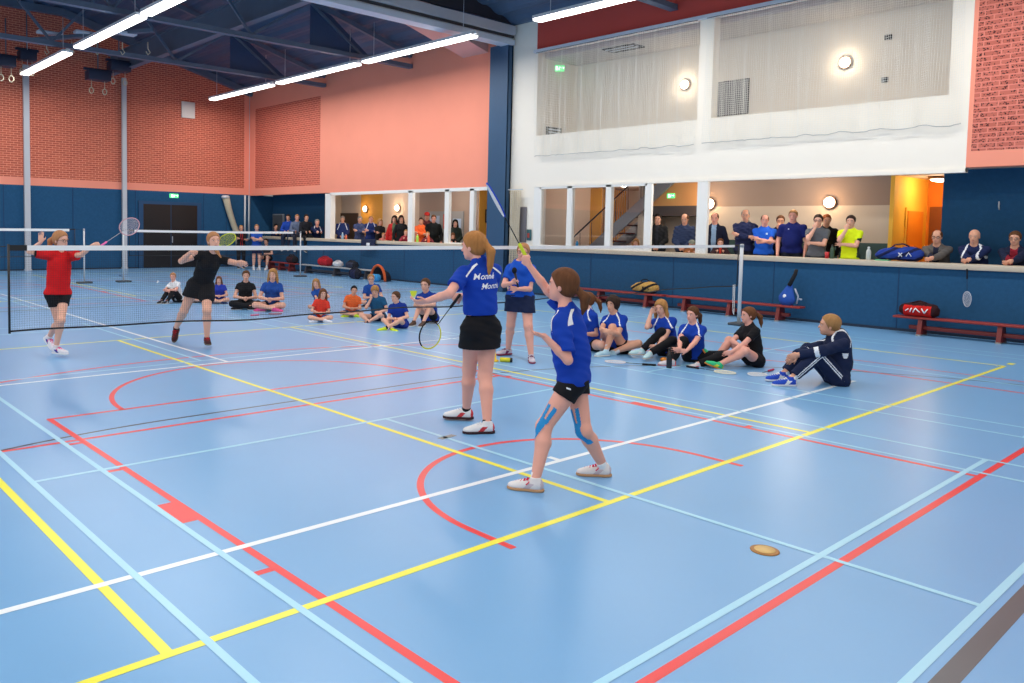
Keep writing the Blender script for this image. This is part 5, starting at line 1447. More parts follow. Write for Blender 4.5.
# ------------------------------------------------------------------ people by the far wall and bench
def stander(label, foot, headpx, kind, turn, z0=0, headturn=None, **kw):
    b = on_floor(*foot); Hp = at_depth(headpx[0], headpx[1], depth_of(b)); h = float(np.clip((Hp[2] - z0) / .935, 1.3, 1.95))
    return person(label, pose(kind, b[0], b[1], z0, turn, h, head=headturn), h=h, **kw)
stander('person in a black tracksuit top with red edging standing by the far wall', (241, 268.5), (240, 228.5), 'crossed', 10, vox=.013, sex='m', hair='crop', hairc='sandy', tone='tan', top=dict(c=(26, 26, 32), c2=[(170, 40, 44)], sleeve=1.9, paint=lambda f, l, u, C, I: np.where((f > 0) & (np.abs(np.abs(l) - .02) < .008), 1, 0)), bottom=dict(kind='trousers', c=(28, 28, 34)), socks=None, shoes=dict(c=(60, 60, 64)))
stander('person in blue shirt and shorts with folded arms standing near the far corner', (256.5, 270), (257, 228), 'crossed', 5, vox=.013, sex='m', hair='crop', hairc='sandy', tone='light', top=dict(c=(34, 84, 180), sleeve=.6), bottom=dict(kind='shorts', c=(26, 34, 70), len=.7), socks=dict(c=(230, 230, 234), len=.06), shoes=dict(c=(232, 234, 238)))
b = V3(16.02, float(on_x(268, 260, 16.02)[1]), 0)
BE = pose('bench', b[0], b[1], 0, -25, 1.72)
person('person in a grey top and shorts sitting on the far dark red bench', BE, h=1.72, vox=.013, sex='m', hair='short', hairc='dark', tone='light', top=dict(c=(60, 62, 70), sleeve=.6), bottom=dict(kind='shorts', c=BLACK, len=.55), socks=dict(c=(230, 230, 234), len=.05), shoes=dict(c=(232, 234, 238)))

# ------------------------------------------------------------------ spectators in the gallery
GR = 'spectators behind the ledge'
def spect(label, headpx, kind, turn=0, X=17.12, headturn=None, pitch=8, mod=None, **kw):
    p = on_x(headpx[0], headpx[1], X)
    lowk = {'lean': .74, 'perch': .42}.get(kind, .935)
    if kind == 'lean': h = kw.pop('h', 1.78)
    elif kind == 'perch': h = kw.pop('h', 1.75)
    else: h = float(np.clip((p[2] - GF) / lowk, .95, 1.95))
    z0 = GF; f = face(p[0], p[1], turn)
    if kind == 'perch': z0 = 1.305
    o = p[:2]
    Jd = pose(kind, o[0], o[1], z0, turn, h, head=headturn, pitch=pitch)
    if mod: mod(Jd, h, p)
    kw.setdefault('vox', .0135); kw.setdefault('sex', 'm'); kw.setdefault('tone', 'tan')
    bt = kw.pop('bottom', dict(kind='trousers', c=(30, 34, 48)))
    return person(label, Jd, h=h, group=GR, bottom=bt, **kw)
def jac(c, **k): return dict(dict(c=c, sleeve=1.93, g=.022, sg=.020, loose=.012, collar=True, name='jacket', wr=.004), **k)
def open_paint(w=.022): return lambda f, l, u, C, I: np.where((f > .02) & (np.abs(l) < w), 1, 0)
def stripes(f, l, u, C, I): return np.where((np.abs(np.abs(l) - (.05 + (.33 - u) * .35)) < .008) & (u > .16), 1, 0)
# right gallery
spect('child with grey-brown hair peeking over the ledge left of the man in the black jacket', (636, 241.5), 'peek', -5, hair='bob', hairc='sandy', tone='light', child=True, headk=1.1, top=dict(c=(214, 196, 200), sleeve=1.9))
spect('person with dark hair in a black leather jacket standing right of the gallery window', (658, 219.5), 'front', -8, X=16.98, hair='short', hairc='black', tone='tan', top=jac((26, 26, 28), c2=[(40, 40, 46)], paint=open_paint()))
spect('bald person in a navy quilted jacket leaning hands on the ledge beside the white post', (685, 219.5), 'front', -12, pitch=22, hair='receding', hairc='brown', tone='tan', top=jac((44, 56, 86), wr=.008))
spect('child in a grey knitted hat and brown coat leaning on the ledge', (692, 243), 'peek', 0, X=16.98, hair='short', hairc='brown', tone='light', child=True, headk=1.1, cap=(120, 124, 110), top=jac((150, 92, 50)))
spect('person in a dark navy coat over a pale blue shirt, right of the white post', (715, 219), 'stand', -8, hair='receding', hairc='brown', tone='pink', top=jac((24, 30, 52), c2=[(140, 168, 200)], paint=open_paint(.03)))
spect('brown-haired child in a red top in front of the navy coat', (720.5, 241.5), 'peek', 0, X=16.98, hair='short', hairc='auburn', tone='light', child=True, headk=1.05, top=jac((60, 36, 40), c2=[(200, 60, 40)], paint=open_paint()))
spect('bald person in a navy puffer jacket with a pale fur collar, arms folded', (745.5, 216), 'crossed', -5, hair='receding', hairc='grey', tone='tan', bulk=1.15, top=jac((32, 40, 76), c2=[(150, 146, 140)], wr=.008, paint=lambda f, l, u, C, I: np.where(u > .315, 1, 0)))
spect('balding person in a bright blue sports shirt with arms folded', (764.8, 221), 'crossed', 0, hair='receding', hairc='brown', tone='pink', bulk=1.25, top=dict(c=(28, 92, 204), c2=[(200, 220, 240)], sleeve=.62, loose=.02, paint=lambda f, l, u, C, I: np.where((f > .03) & (np.abs(l - .03) < .010) & (np.abs(u - .22) < .012), 1, 0)))
spect('brown-haired person half hidden behind the dark blue T-shirt in the gallery', (780.5, 221.5), 'chin', 0, X=17.6, hair='short', hairc='brown', tone='tan', top=jac((30, 36, 58)))
spect('fair-haired person in a loose dark blue T-shirt standing upright at the ledge', (793.3, 216.5), 'stand', -10, hair='crop', hairc='sandy', tone='pink', bulk=1.3, top=dict(c=(18, 30, 98), c2=[(220, 224, 232)], sleeve=.68, loose=.026, sg=.022, paint=lambda f, l, u, C, I: np.where((f > .03) & (np.abs(l + .03) < .007) & (np.abs(u - .24) < .007), 1, 0)))
spect('person with glasses in a grey T-shirt holding one hand to the chin', (818.3, 221), 'chin', -5, X=17.0, hair='short', hairc='dark', tone='light', glasses=True, top=dict(c=(92, 96, 104), sleeve=.62, loose=.014))
spect('person with reddish hair in a black jacket behind the man in the grey T-shirt', (826.5, 221), 'stand', 8, X=17.55, hair='short', hairc='ginger', tone='tan', top=jac((24, 24, 28)))
spect('person in a fluorescent yellow sports shirt with one hand over the mouth', (851, 222), 'chin', -10, X=17.0, hair='short', hairc='dark', tone='light', glasses=False, top=dict(c=(224, 246, 30), c2=[(40, 60, 50)], sleeve=.64, loose=.016, paint=lambda f, l, u, C, I: np.where((np.abs(l) > .085) & (u < .20) & (np.abs(l) < .13), 1, 0)), bottom=dict(kind='trousers', c=(206, 230, 30)))
def lowered(J, h, p):
    # both forearms rest on the ledge board
    pass
def lean_mod(hx):
    def m(J, h, p):
        f = J['cf']; l = np.cross(V3(0, 0, 1), f)
        Hd = p; J['Hd'] = Hd; N = Hd - V3(0, 0, .088 * h) - f * .03; J['N'] = N
        J['P'] = N - V3(0, 0, .27 * h) - f * .26
        y = N[1]; q = V3(16.58, 0, 1.345)
        base = N + f * ((N[0] - 16.56) / max(.2, -f[0]))
        q = V3(base[0], base[1], 1.352)
        J.update(wl=q - l * .02, wr=q + l * .03 + V3(0, 0, .03), el=N + l * .33 - V3(0, 0, .6), er=N - l * .33 - V3(0, 0, .6))
        J['al'] = V3(*(J['P'][:2]), GF + .08) + l * .1; J['ar'] = V3(*(J['P'][:2]), GF + .08) - l * .1
        J['kl'] = J['al'] + f; J['kr'] = J['ar'] + f
    return m
LM = lean_mod(0)
spect('person with glasses in a grey-brown jacket leaning on the ledge beside the blue racket bag', (937, 237), 'lean', -12, X=17.02, mod=LM, hair='receding', hairc='brown', tone='tan', glasses=True, bulk=1.12, top=jac((96, 92, 90), c2=[(34, 40, 62)], paint=open_paint(.025)))
COA = spect('bald man in navy jacket with white shoulder stripes leaning over the ledge, holding a racket', (974.3, 236.5), 'lean', -12, X=17.0, mod=LM, hair='bald', hairc='grey', tone='tan', bulk=1.15, top=jac((26, 40, 82), c2=[(232, 236, 242)], paint=stripes))
spect('person with glasses, navy jacket and dark red scarf leaning on the ledge', (1015, 238.5), 'lean', -10, X=17.0, mod=LM, hair='short', hairc='brown', tone='tan', glasses=True, bulk=1.1, top=jac((26, 36, 62), c2=[(140, 30, 46)], paint=lambda f, l, u, C, I: np.where((f > .0) & (np.abs(l) < .03) & (u > .20), 1, 0)))
# left gallery
spect('person in a navy jacket leaning on the far left end of the ledge', (276, 227), 'lean', 10, X=17.0, mod=LM, hair='short', hairc='black', tone='tan', vox=.015, top=jac((30, 44, 96)))
spect('person in a blue top, leftmost of the three sitting on the ledge', (288.5, 220), 'perch', -15, X=16.68, hair='short', hairc='dark', tone='tan', vox=.014, top=jac((34, 74, 170)), bottom=dict(kind='trousers', c=(34, 44, 70)), shoes=dict(c=(210, 210, 214)))
spect('person in a grey-blue top, middle of the three sitting on the ledge', (297, 220.5), 'perch', 5, X=16.68, hair='crop', hairc='sandy', tone='pink', vox=.014, top=jac((104, 116, 142)), bottom=dict(kind='trousers', c=(40, 44, 60)), shoes=dict(c=(200, 200, 206)))
spect('person in black, rightmost of the three sitting on the ledge', (306, 219), 'perch', 15, X=16.68, hair='short', hairc='dark', tone='tan', vox=.014, top=jac((30, 32, 40)), bottom=dict(kind='trousers', c=(24, 26, 32)), shoes=dict(c=(60, 60, 66)))
spect('person in navy and white jacket leaning right of the three on the ledge', (317.3, 222.5), 'lean', 10, X=17.0, mod=LM, hair='crop', hairc='grey', tone='pink', vox=.015, top=jac((28, 40, 84), c2=[(220, 224, 232)], paint=stripes))
spect('person with auburn hair in a turquoise top turned toward the man beside her', (331, 223), 'stand', 70, hair='bob', hairc='auburn', tone='light', vox=.015, sex='f', top=dict(c=(30, 164, 190), sleeve=1.9, g=.016))
spect('person in a navy track jacket with pale stripes in front of the dark door', (342.6, 219.5), 'front', 0, hair='crop', hairc='grey', tone='tan', vox=.015, bulk=1.15, top=jac((32, 48, 100), c2=[(214, 220, 232)], paint=stripes))
spect('grey-haired person in slate blue jacket below the lamp on the ochre wall', (360, 220), 'crossed', 0, hair='short', hairc='grey', tone='tan', vox=.015, bulk=1.15, top=jac((58, 68, 104)))
spect('person in striped navy jacket between the slate jacket and the blond woman', (371, 219.5), 'crossed', 5, hair='crop', hairc='sandy', tone='pink', vox=.015, bulk=1.1, top=jac((26, 44, 100), c2=[(214, 220, 232)], paint=stripes))
spect('blond person in black standing right of the navy jackets in the left gallery', (380, 222.5), 'crossed', 20, hair='bob', hairc='blond', tone='light', vox=.015, sex='f', top=jac((30, 28, 30)))
spect('child in pale pink peeking over the ledge below the blond woman', (383.5, 234.5), 'peek', 0, X=17.0, hair='short', hairc='sandy', tone='light', vox=.015, child=True, top=dict(c=(196, 120, 110), sleeve=1.9))
spect('person in an open red jacket over a green top', (394.6, 219.5), 'stand', -10, hair='long', hairc='dark', tone='tan', vox=.015, sex='f', top=jac((190, 40, 40), c2=[(96, 110, 84)], paint=open_paint(.035)))
spect('person with long dark hair in a black top beside the red jacket', (401.2, 219.5), 'stand', 5, hair='long', hairc='dark', tone='tan', vox=.015, sex='f', top=dict(c=(26, 26, 30), sleeve=1.9, g=.014))
spect('small child in dark pink leaning on the ledge beside the white post', (406, 231.5), 'peek', 0, X=17.0, hair='crop', hairc='sandy', tone='light', vox=.015, child=True, top=dict(c=(150, 50, 66), sleeve=1.9))
spect('person in an orange jacket with black sleeves in the middle bay of the left gallery', (421.2, 221.5), 'crossed', -5, hair='short', hairc='dark', tone='tan', vox=.015, top=jac((240, 104, 48)))
spect('person in a red cap standing behind the orange jacket', (427, 216.5), 'stand', 0, X=17.7, hair='short', hairc='dark', tone='tan', vox=.015, cap=(190, 50, 44), top=jac((90, 40, 44)))
spect('tall person in a long black coat between the white posts', (433.6, 219), 'stand', 5, X=17.4, hair='short', hairc='brown', tone='pink', vox=.015, bulk=1.2, top=jac((24, 28, 30)))
spect('small child with pale hair in front of the black coat', (427.7, 233.5), 'peek', 0, X=17.0, hair='crop', hairc='blond', tone='light', vox=.015, child=True, top=dict(c=(120, 50, 60), sleeve=1.9))
spect('person with long black hair and dark green coat in the left gallery', (455.2, 223.5), 'front', 5, X=17.4, hair='long', hairc='black', tone='light', vox=.015, sex='f', top=jac((40, 52, 48)))
spect('child with reddish hair in black in the right bay of the left gallery', (452.5, 235), 'peek', 10, X=17.0, hair='bob', hairc='auburn', tone='light', vox=.015, child=True, top=jac((30, 28, 32)))
# ------------------------------------------------------------------ badminton nets and posts
def net_thing(x0, x1, y, zt, hgt, cell, label, sag=.02, thread=.0009, wav=0.0, tape=.046, lead=.15):
    r = empty('badminton_net', (x0, y, 0), label, 'net', 'badminton nets')
    L = x1 - x0; N = int(L / cell)
    def bot(u): return zt - hgt - sag * math.sin(math.pi * u / L) + wav * (math.sin(u * 1.9) + .6 * math.sin(u * 4.3 + 1))
    def topz(u): return zt - .012 * math.sin(math.pi * u / L)
    m = MB()
    for i in range(N + 1):
        u = L * i / N
        m.bar((u, 0, bot(u)), (u, 0, topz(u)), thread)
    rows_ = int(hgt / cell); S = 60
    for j in range(1, rows_):
        for i in range(S):
            u, v = L * i / S, L * (i + 1) / S; a = j / rows_
            m.bar((u, 0, bot(u) * (1 - a) + topz(u) * a), (v, 0, bot(v) * (1 - a) + topz(v) * a), thread)
    m.build('mesh', mat('net_thread_black', (26, 28, 32), .8), r).matrix_parent_inverse = Matrix.Identity(4)
    t = MB()
    for i in range(S):
        u, v = lead + (L - 2 * lead) * i / S, lead + (L - 2 * lead) * (i + 1) / S
        t.bar((u, 0, topz(u) - tape / 2 + .01), (v, 0, topz(v) - tape / 2 + .01), .006, tape)
    t.build('top_tape', mat('net_tape_white', (240, 240, 238), .7), r).matrix_parent_inverse = Matrix.Identity(4)
    b = MB(); b.tube([(L * i / S, 0, bot(L * i / S)) for i in range(S + 1)], .009, 5)
    for u in (0, L): b.tube([(u, 0, bot(u) - .02), (u, 0, topz(u) + .02)], .011, 5)
    b.bar((0, 0, topz(0) - .012), (lead, 0, topz(lead) - .012), .008, .05); b.bar((L - lead, 0, topz(L)), (L, 0, topz(L)), .008, .03)
    b.build('edge_rope', m_black, r).matrix_parent_inverse = Matrix.Identity(4)
    return r
def net_post(x, y, label, h=1.56, rad=.022):
    r = empty('net_post', (x, y, 0), label, 'net post', 'badminton net posts')
    I4 = Matrix.Identity(4)
    MB().tube([(0, 0, .02), (0, 0, h)], rad, 12).build('pole', mat('post_white_grey', (206, 210, 214), .4, .1), r).matrix_parent_inverse = I4
    MB().lathe((0, 0, h), [(rad * 1.15, -.05), (rad * 1.2, .0), (rad * .8, .015)], 12).build('pole_cap', mat('post_cap_grey', (170, 174, 180), .4), r).matrix_parent_inverse = I4
    MB().bevbox((-.20, -.13, 0), (.20, .13, .05), .015).build('base_weight', mat('post_base_dark', (66, 74, 80), .6), r).matrix_parent_inverse = I4
    return r
NZ = 1.545
net_thing(1.80, 14.55, 7.78, NZ, .76, .0205, 'long black badminton net with white tape stretched across the middle of the hall', sag=.03, wav=.012)
net_post(14.68, 7.78, 'pale grey net post standing behind the row of seated players at the right', rad=.034)
net_post(1.30, 7.78, 'net post at the left end of the long near net')
smart('tie_cord', MB().tube([(1.32, 7.78, 1.53), (1.78, 7.78, 1.545)], .004, 5).tube([(14.55, 7.78, 1.55), (14.66, 7.78, 1.55)], .004, 5), m_black, 'thin cord tying the long near net to its posts', 'cord')
smart('net_pull_cord', MB().tube([(14.30, 7.72, .80), (14.28, 7.70, .30), (14.33, 7.70, .22), (14.36, 7.72, .80)], .006, 5), m_offwhite, 'white pull cord hanging near the right net post', 'cord')
net_thing(8.80, 14.55, 23.9, 1.55, .76, .035, 'far badminton net with white tape right of the black door\'s left edge', thread=.0014, tape=.07)
net_thing(-4.6, 7.25, 23.9, 1.55, .76, .035, 'far badminton net with white tape at the left edge of the hall', thread=.0014, tape=.07)
net_post(7.50, 23.9, 'white net post at the right end of the far left net')
net_post(8.62, 23.9, 'white net post in front of the right-hand grey wall pole')
net_post(14.70, 23.9, 'white net post in front of the people sitting on the ledge')
smart('far_tie_cord', MB().tube([(7.25, 23.9, 1.55), (7.5, 23.9, 1.55)], .004, 5).tube([(8.62, 23.9, 1.55), (8.8, 23.9, 1.55)], .004, 5).tube([(14.55, 23.9, 1.55), (14.7, 23.9, 1.55)], .004, 5), m_black, 'thin cords tying the two far nets to their posts', 'cord')

# ------------------------------------------------------------------ white safety nets of the upper gallery
def safety_net(y0, y1, z0, z1, label, seed):
    rs = np.random.default_rng(seed)
    r = empty('safety_net', (XW - .10, y0, z1), label, 'safety net', 'white safety nets of the upper gallery')
    L = y1 - y0; Ht = z1 - z0; N = int(L / .036); S = 12
    ph = rs.uniform(0, 6, 4)
    def X(u, a): return .035 * math.sin(u * 11 + ph[0] + 2 * a) + .02 * math.sin(u * 27 + ph[1] - 3 * a)
    def U(u, a): return u + a * (.035 * math.sin(u * 9 + ph[2]) + .02 * math.sin(u * 23 + ph[3] + a * 4))
    def zb(u): return Ht * (1 + .0) - .035 * abs(math.sin(u * 4.3 + ph[1])) + .02 * math.sin(u * 9)
    m = MB()
    for i in range(N + 1):
        u = L * i / N; pts = [(X(u, k / S), U(u, k / S), -zb(u) * k / S) for k in range(S + 1)]
        for k in range(S): m.bar(pts[k], pts[k + 1], .0042)
    R_ = int(Ht / .045)
    for j in range(1, R_ + 1):
        a = j / R_
        for i in range(0, N, 2):
            u = L * i / N; v = L * min(N, i + 2) / N
            m.bar((X(u, a), U(u, a), -zb(u) * a), (X(v, a), U(v, a), -zb(v) * a), .0042)
    m.build('mesh', mat('net_cord_white', (240, 238, 230), .8), r).matrix_parent_inverse = Matrix.Identity(4)
    b = MB(); b.tube([(X(u, 1) - .01, U(u, 1), -zb(u)) for u in np.linspace(0, L, 90)], .009, 5)
    b.build('bottom_rope', mat('rope_grey', (190, 188, 184), .8), r).matrix_parent_inverse = Matrix.Identity(4)
    t = MB(); t.tube([(0, 0, .01), (0, L, .01)], .012, 6)
    t.build('top_cable', mat('cable_dark', (60, 60, 62), .5), r).matrix_parent_inverse = Matrix.Identity(4)
    return r
safety_net(9.95, 14.76, 3.74, 6.53, 'white safety net left of the white pier of the upper gallery', 3)
safety_net(4.72, 9.72, 3.76, 6.53, 'white safety net right of the white pier of the upper gallery', 5)

# gathered net hanging beside the blue column
r = empty('gathered_net', (16.36, 15.38, 2.85), 'beige gathered net hanging from a short bar right of the blue column', 'net')
m = MB(); rs = np.random.default_rng(4)
for i in range(34):
    u = (i / 33 - .5) * .40; k = rs.uniform(-.02, .02)
    w_ = lambda a: 1 - .25 * math.sin(a * 3.1)
    m.tube([(rs.uniform(-.03, .03) * 0 + .03 * math.sin(i), u * w_(a) + k * a, -a * 2.75) for a in np.linspace(0, 1, 8)], .0075, 4)
for j in range(48):
    a = j / 48; w2 = 1 - .25 * math.sin(a * 3.1)
    m.tube([(.03 * math.sin(i * 2.1 + j), (i / 8 - .5) * .40 * w2, -a * 2.75 - .015 * (i % 2)) for i in range(9)], .007, 4)
m.build('mesh', mat('net_cord_beige', (222, 210, 186), .8), r).matrix_parent_inverse = Matrix.Identity(4)
MB().tube([(0, -.28, .03), (0, .27, .03)], .014, 6).build('bar', m_grey, r).matrix_parent_inverse = Matrix.Identity(4)
m = MB(); m.ellipsoid((0, 0, -2.72), (.09, .22, .09), 12); m.build('bundled_foot', mat('net_cord_beige', (222, 210, 186), .8), r).matrix_parent_inverse = Matrix.Identity(4)
smart('fire_call_box', MB().bevbox((XW - .05, 14.86, 1.48), (XW, 15.0, 1.78), .01, 0).box((XW - .055, 14.89, 1.55), (XW - .045, 14.97, 1.68), 1), [mat('box_teal', (40, 90, 96), .5), mat('box_red', (170, 60, 50), .5)], 'small dark box on the white pilaster above the ledge', 'wall box')
smart('grey_wall_slot', MB().bevbox((XW - .03, 15.05, 1.42), (XW - .001, 15.28, 2.40), .01), mat('slot_grey', (110, 106, 110), .6), 'tall narrow grey panel between the gathered net and the windows', 'wall panel')

# ------------------------------------------------------------------ far wall equipment
def wall_pole(px, w, label):
    x = 0
    p0 = on_x(px, 200, 1.0); t = YF - .12
    d = ray(px, 200); x = d[0] * t / d[1]
    return smart('wall_pole', MB().box((x - w / 2, t - .06, 0), (x + w / 2, t + .06, 7.2)).box((x - w / 2 - .02, t - .08, 0), (x + w / 2 + .02, t + .08, .05)), mat('pole_light_grey', (196, 200, 206), .4, .1), label, 'pole', 'tall poles on the far wall')
wall_pole(27.2, .19, 'tall light grey pole on the far wall behind the girl in red')
wall_pole(124.4, .16, 'tall light grey pole on the far wall left of the black door')
for px, lb in ((245, 'left'), (249, 'right')):
    d = ray(px, 210); t = YF - .10; x = d[0] * t / d[1]
    smart('stored_post', MB().tube([(x, t, 1.2), (x, t, 3.0)], .04, 8).box((x - .05, t, 1.15), (x + .05, YF, 1.2)), m_offwhite, 'white post hung vertically on the far wall near the corner, %s one of two' % lb, 'post', 'stored white posts')
d = ray(226, 200); t = YF - .17; xa = d[0] * t / d[1]; d = ray(238, 232); xb = d[0] * t / d[1]
m = MB(); m.tube([(xa, t, 2.86), (xa + .12, t, 2.4), (xa + .33, t, 1.8), (xb, t, 1.3), (xb + .05, t, .9)], [.15, .13, .12, .13, .14], 10)
r = empty('rolled_net', (xa, t, 2.86), 'beige rolled net slung diagonally on the far wall beside the two white posts', 'net')
m.build('roll', mat('net_cord_beige2', (196, 186, 160), .9, noise=.3, nscale=60), r)
MB().lathe((xa - .02, t, 2.86), [(.16, -.02), (.17, .06), (.12, .10)], 12).build('clip', m_offwhite, r)
smart('corner_cable', MB().tube([(XW - .12, YF - .15, 7.2), (XW - .12, YF - .15, 1.4)], .010, 6), m_grey, 'thin cable running down the corner of the two brick walls', 'cable')
d = ray(267.5, 225); t = 17.52; yb = min(d[1] * t / d[0], 30.3)
smart('framed_panel', MB().bevbox((17.5, yb - .45, 1.35), (17.58, yb + .45, 2.25), .02, 0).box((17.49, yb - .40, 1.4), (17.505, yb + .40, 2.2), 1), [mat('panel_frame_grey', (160, 166, 172), .5), mat('panel_dark_grey', (96, 100, 104), .7)], 'grey framed panel on the blue wall at the far left end of the ledge', 'panel')
for i, (y, z) in enumerate(((26.6, 2.45),)):
    smart('wall_hook', MB().bevbox((17.55, y, z), (17.6, y + .08, z + .10), .01), m_offwhite, 'small white fitting on the blue wall left of the left gallery', 'hook')
smart('coat_hook', MB().tube([(17.59, 4.35, 2.3), (17.55, 4.35, 2.36), (17.55, 4.35, 2.45)], .012, 6), m_offwhite, 'small white fitting on the blue wall above the bald leaning man', 'hook')

# hoisted gym ring gear under the roof at the far left
def hoist(px, py, w, label, Y=29.0):
    p = np.array([0, 0, CAMH]) + ray(px, py) * (Y / ray(px, py)[1]); x, y, z = p
    r = empty('ring_hoist', (x, y, z), label, 'gym hoist', 'hoisted gym gear under the roof')
    I4 = Matrix.Identity(4)
    MB().bevbox((-w / 2, -.25, -.16), (w / 2, .25, .16), .02).box((-w / 2 - .1, -.06, .16), (w / 2 + .1, .06, .24)).build('housing', mat('hoist_navy', (36, 48, 72), .5), r).matrix_parent_inverse = I4
    MB().tube([(0, 0, .2), (0, 0, 1.4)], .02, 6).build('hanger', m_steel, r).matrix_parent_inverse = I4
    for s in (-.3, .3):
        q = MB(); q.tube([(s * w, 0, -.16), (s * w, 0, -.42)], .012, 5); q.tube([(s * w + .07 * math.cos(t), 0, -.52 + .10 * math.sin(t)) for t in np.linspace(0, 2 * math.pi, 12, endpoint=False)], .018, 6, closed=True)
        q.build('ring', mat('ring_cream', (220, 206, 176), .5), r).matrix_parent_inverse = I4
    return r
hoist(6, 62, .5, 'ring hoist at the left edge under the roof')
hoist(27, 56, .5, 'ring hoist under the roof above the left wall pole')
hoist(98, 76, .75, 'lower ring hoist left of the right wall pole')
hoist(119, 67, .7, 'ring hoist just above the right wall pole')
r = empty('wall_bar_rack', (8.4, 27.0, 7.6), 'row of grey fittings and hooks slung under the girders at the top left', 'gym hoist')
m = MB(); m.bar((6.8, 26.8, 7.25), (9.6, 24.0, 7.55), .16, .10); m.build('beam', m_steel, r)
for i in range(3):
    m = MB(); a = (i + .6) / 3.4; x = 6.8 + 2.8 * a; y = 26.8 - 2.8 * a; m.bevbox((x - .35, y - .16, 7.42), (x + .35, y + .16, 7.5), .02); m.build('panel', m_grey, r)
for i in range(5):
    m = MB(); a = (i + .4) / 5; x = 7.0 + 2.8 * a; y = 26.6 - 2.8 * a
    m.tube([(x, y, 7.2), (x, y, 7.0), (x + .07, y, 6.9), (x, y, 6.82), (x - .06, y, 6.92)], .016, 5); m.build('hook', mat('ring_cream', (220, 206, 176), .5), r)

# ------------------------------------------------------------------ gym benches
m_red = mat('bench_red_wood', (150, 44, 36), .45, noise=.12, nscale=6, stretch=(1, .2, 1))
m_dred = mat('bench_dark_red', (120, 34, 30), .5)
m_greyw = mat('bench_grey_wood', (176, 178, 178), .5)
def bench(y0, y1, x, label, top=m_red, low=m_dred, h=.33, feet=None):
    r = empty('gym_bench', (x, (y0 + y1) / 2, 0), label, 'bench', 'low gym benches along the blue wall'); L = (y1 - y0) / 2; I4 = Matrix.Identity(4)
    MB().bevbox((-.13, -L, h - .04), (.13, L, h), .01).build('seat_plank', top, r).matrix_parent_inverse = I4
    MB().bevbox((-.05, -L + .25, .10), (.05, L - .25, .17), .01).build('lower_beam', low, r).matrix_parent_inverse = I4
    n = feet or 3
    for i in range(n):
        y = -L + .45 + (2 * L - .9) * i / (n - 1)
        MB().prism([(-.17, .02), (.17, .02), (.10, h - .04), (-.10, h - .04)], 'y', y - .035, y + .035).box((-.18, y - .04, 0), (-.12, y + .04, .025), 1).box((.12, y - .04, 0), (.18, y + .04, .025), 1).build('leg', [low, mat('rubber_grey', (150, 148, 144), .7)], r).matrix_parent_inverse = I4
    return r
XBn = 16.14
Yx = lambda px, py=300: float(on_x(px, py, XBn)[1])
bench(2.2, Yx(896), XBn, 'red wooden gym bench at the right edge below the leaning spectators')
bench(Yx(803), Yx(669), XBn, 'red wooden gym bench with the blue racket bag on its right end')
bench(Yx(665), Yx(545), XBn, 'red wooden gym bench with the gold racket bag on it')
bench(Yx(378), Yx(304), XBn - .1, 'grey gym bench with white and dark bags, left of the middle group', top=m_greyw, low=mat('bench_dark', (60, 60, 66), .5))
bench(Yx(300), Yx(268), XBn - .1, 'dark red gym bench in the far corner under the people on the ledge')

# ------------------------------------------------------------------ bags
def duffel(loc, L, H, W, c, c2, label, ang=math.pi / 2, z0=.33, stripe=None):
    r = empty('sports_bag', (loc[0], loc[1], z0), label, 'bag', None, ang); I4 = Matrix.Identity(4)
    pr = [cap_((-L * .34, 0, H * .46), (L * .34, 0, H * .46), H * .46, H * .44, .05, flat=(V3(0, 1, 0), W / H)), ell_((0, 0, H * .6), np.eye(3), (L * .42, W * .46, H * .42), .04)]
    vs, Q = surface(pr, .014, clips=((V3(0, 0, .005), V3(0, 0, -1)),), wrinkle=.006, seed=loc[0])
    me = bpy.data.meshes.new('body'); me.from_pydata([tuple(v) for v in vs], [], [tuple(int(i) for i in q) for q in Q])
    for c_0 in (c, c2): me.materials.append(cloth(c_0))
    cen = vs[Q].mean(1)
    mi = (np.abs(cen[:, 0]) > L * .36) | (cen[:, 2] > H * .80)
    me.polygons.foreach_set('material_index', mi.astype(np.int32)); me.polygons.foreach_set('use_smooth', np.ones(len(Q), bool)); me.update()
    o = bpy.data.objects.new('body', me); col.objects.link(o); o.parent = r
    for s in (-1, 1):
        MB().tube([(-L * .18, s * W * .40, H * .55), (-L * .15, s * W * .25, H * .98), (0, s * W * .10, H * 1.10), (L * .15, s * W * .25, H * .98), (L * .18, s * W * .40, H * .55)], .012, 6).build('handle', cloth(c2), r).matrix_parent_inverse = I4
    if stripe:
        m = MB()
        for i, (a, b2) in enumerate(stripe):
            m.tube([(a[0] * L, -W * .54, a[1] * H), ((a[0] + b2[0]) / 2 * L, -W * .58, (a[1] + b2[1]) / 2 * H), (b2[0] * L, -W * .54, b2[1] * H)], .010, 5)
            m.tube([(a[0] * L, W * .54, a[1] * H), ((a[0] + b2[0]) / 2 * L, W * .58, (a[1] + b2[1]) / 2 * H), (b2[0] * L, W * .54, b2[1] * H)], .010, 5)
        m.build('printed_mark', mat('white_print', (244, 244, 246), .6), r).matrix_parent_inverse = I4
    return r
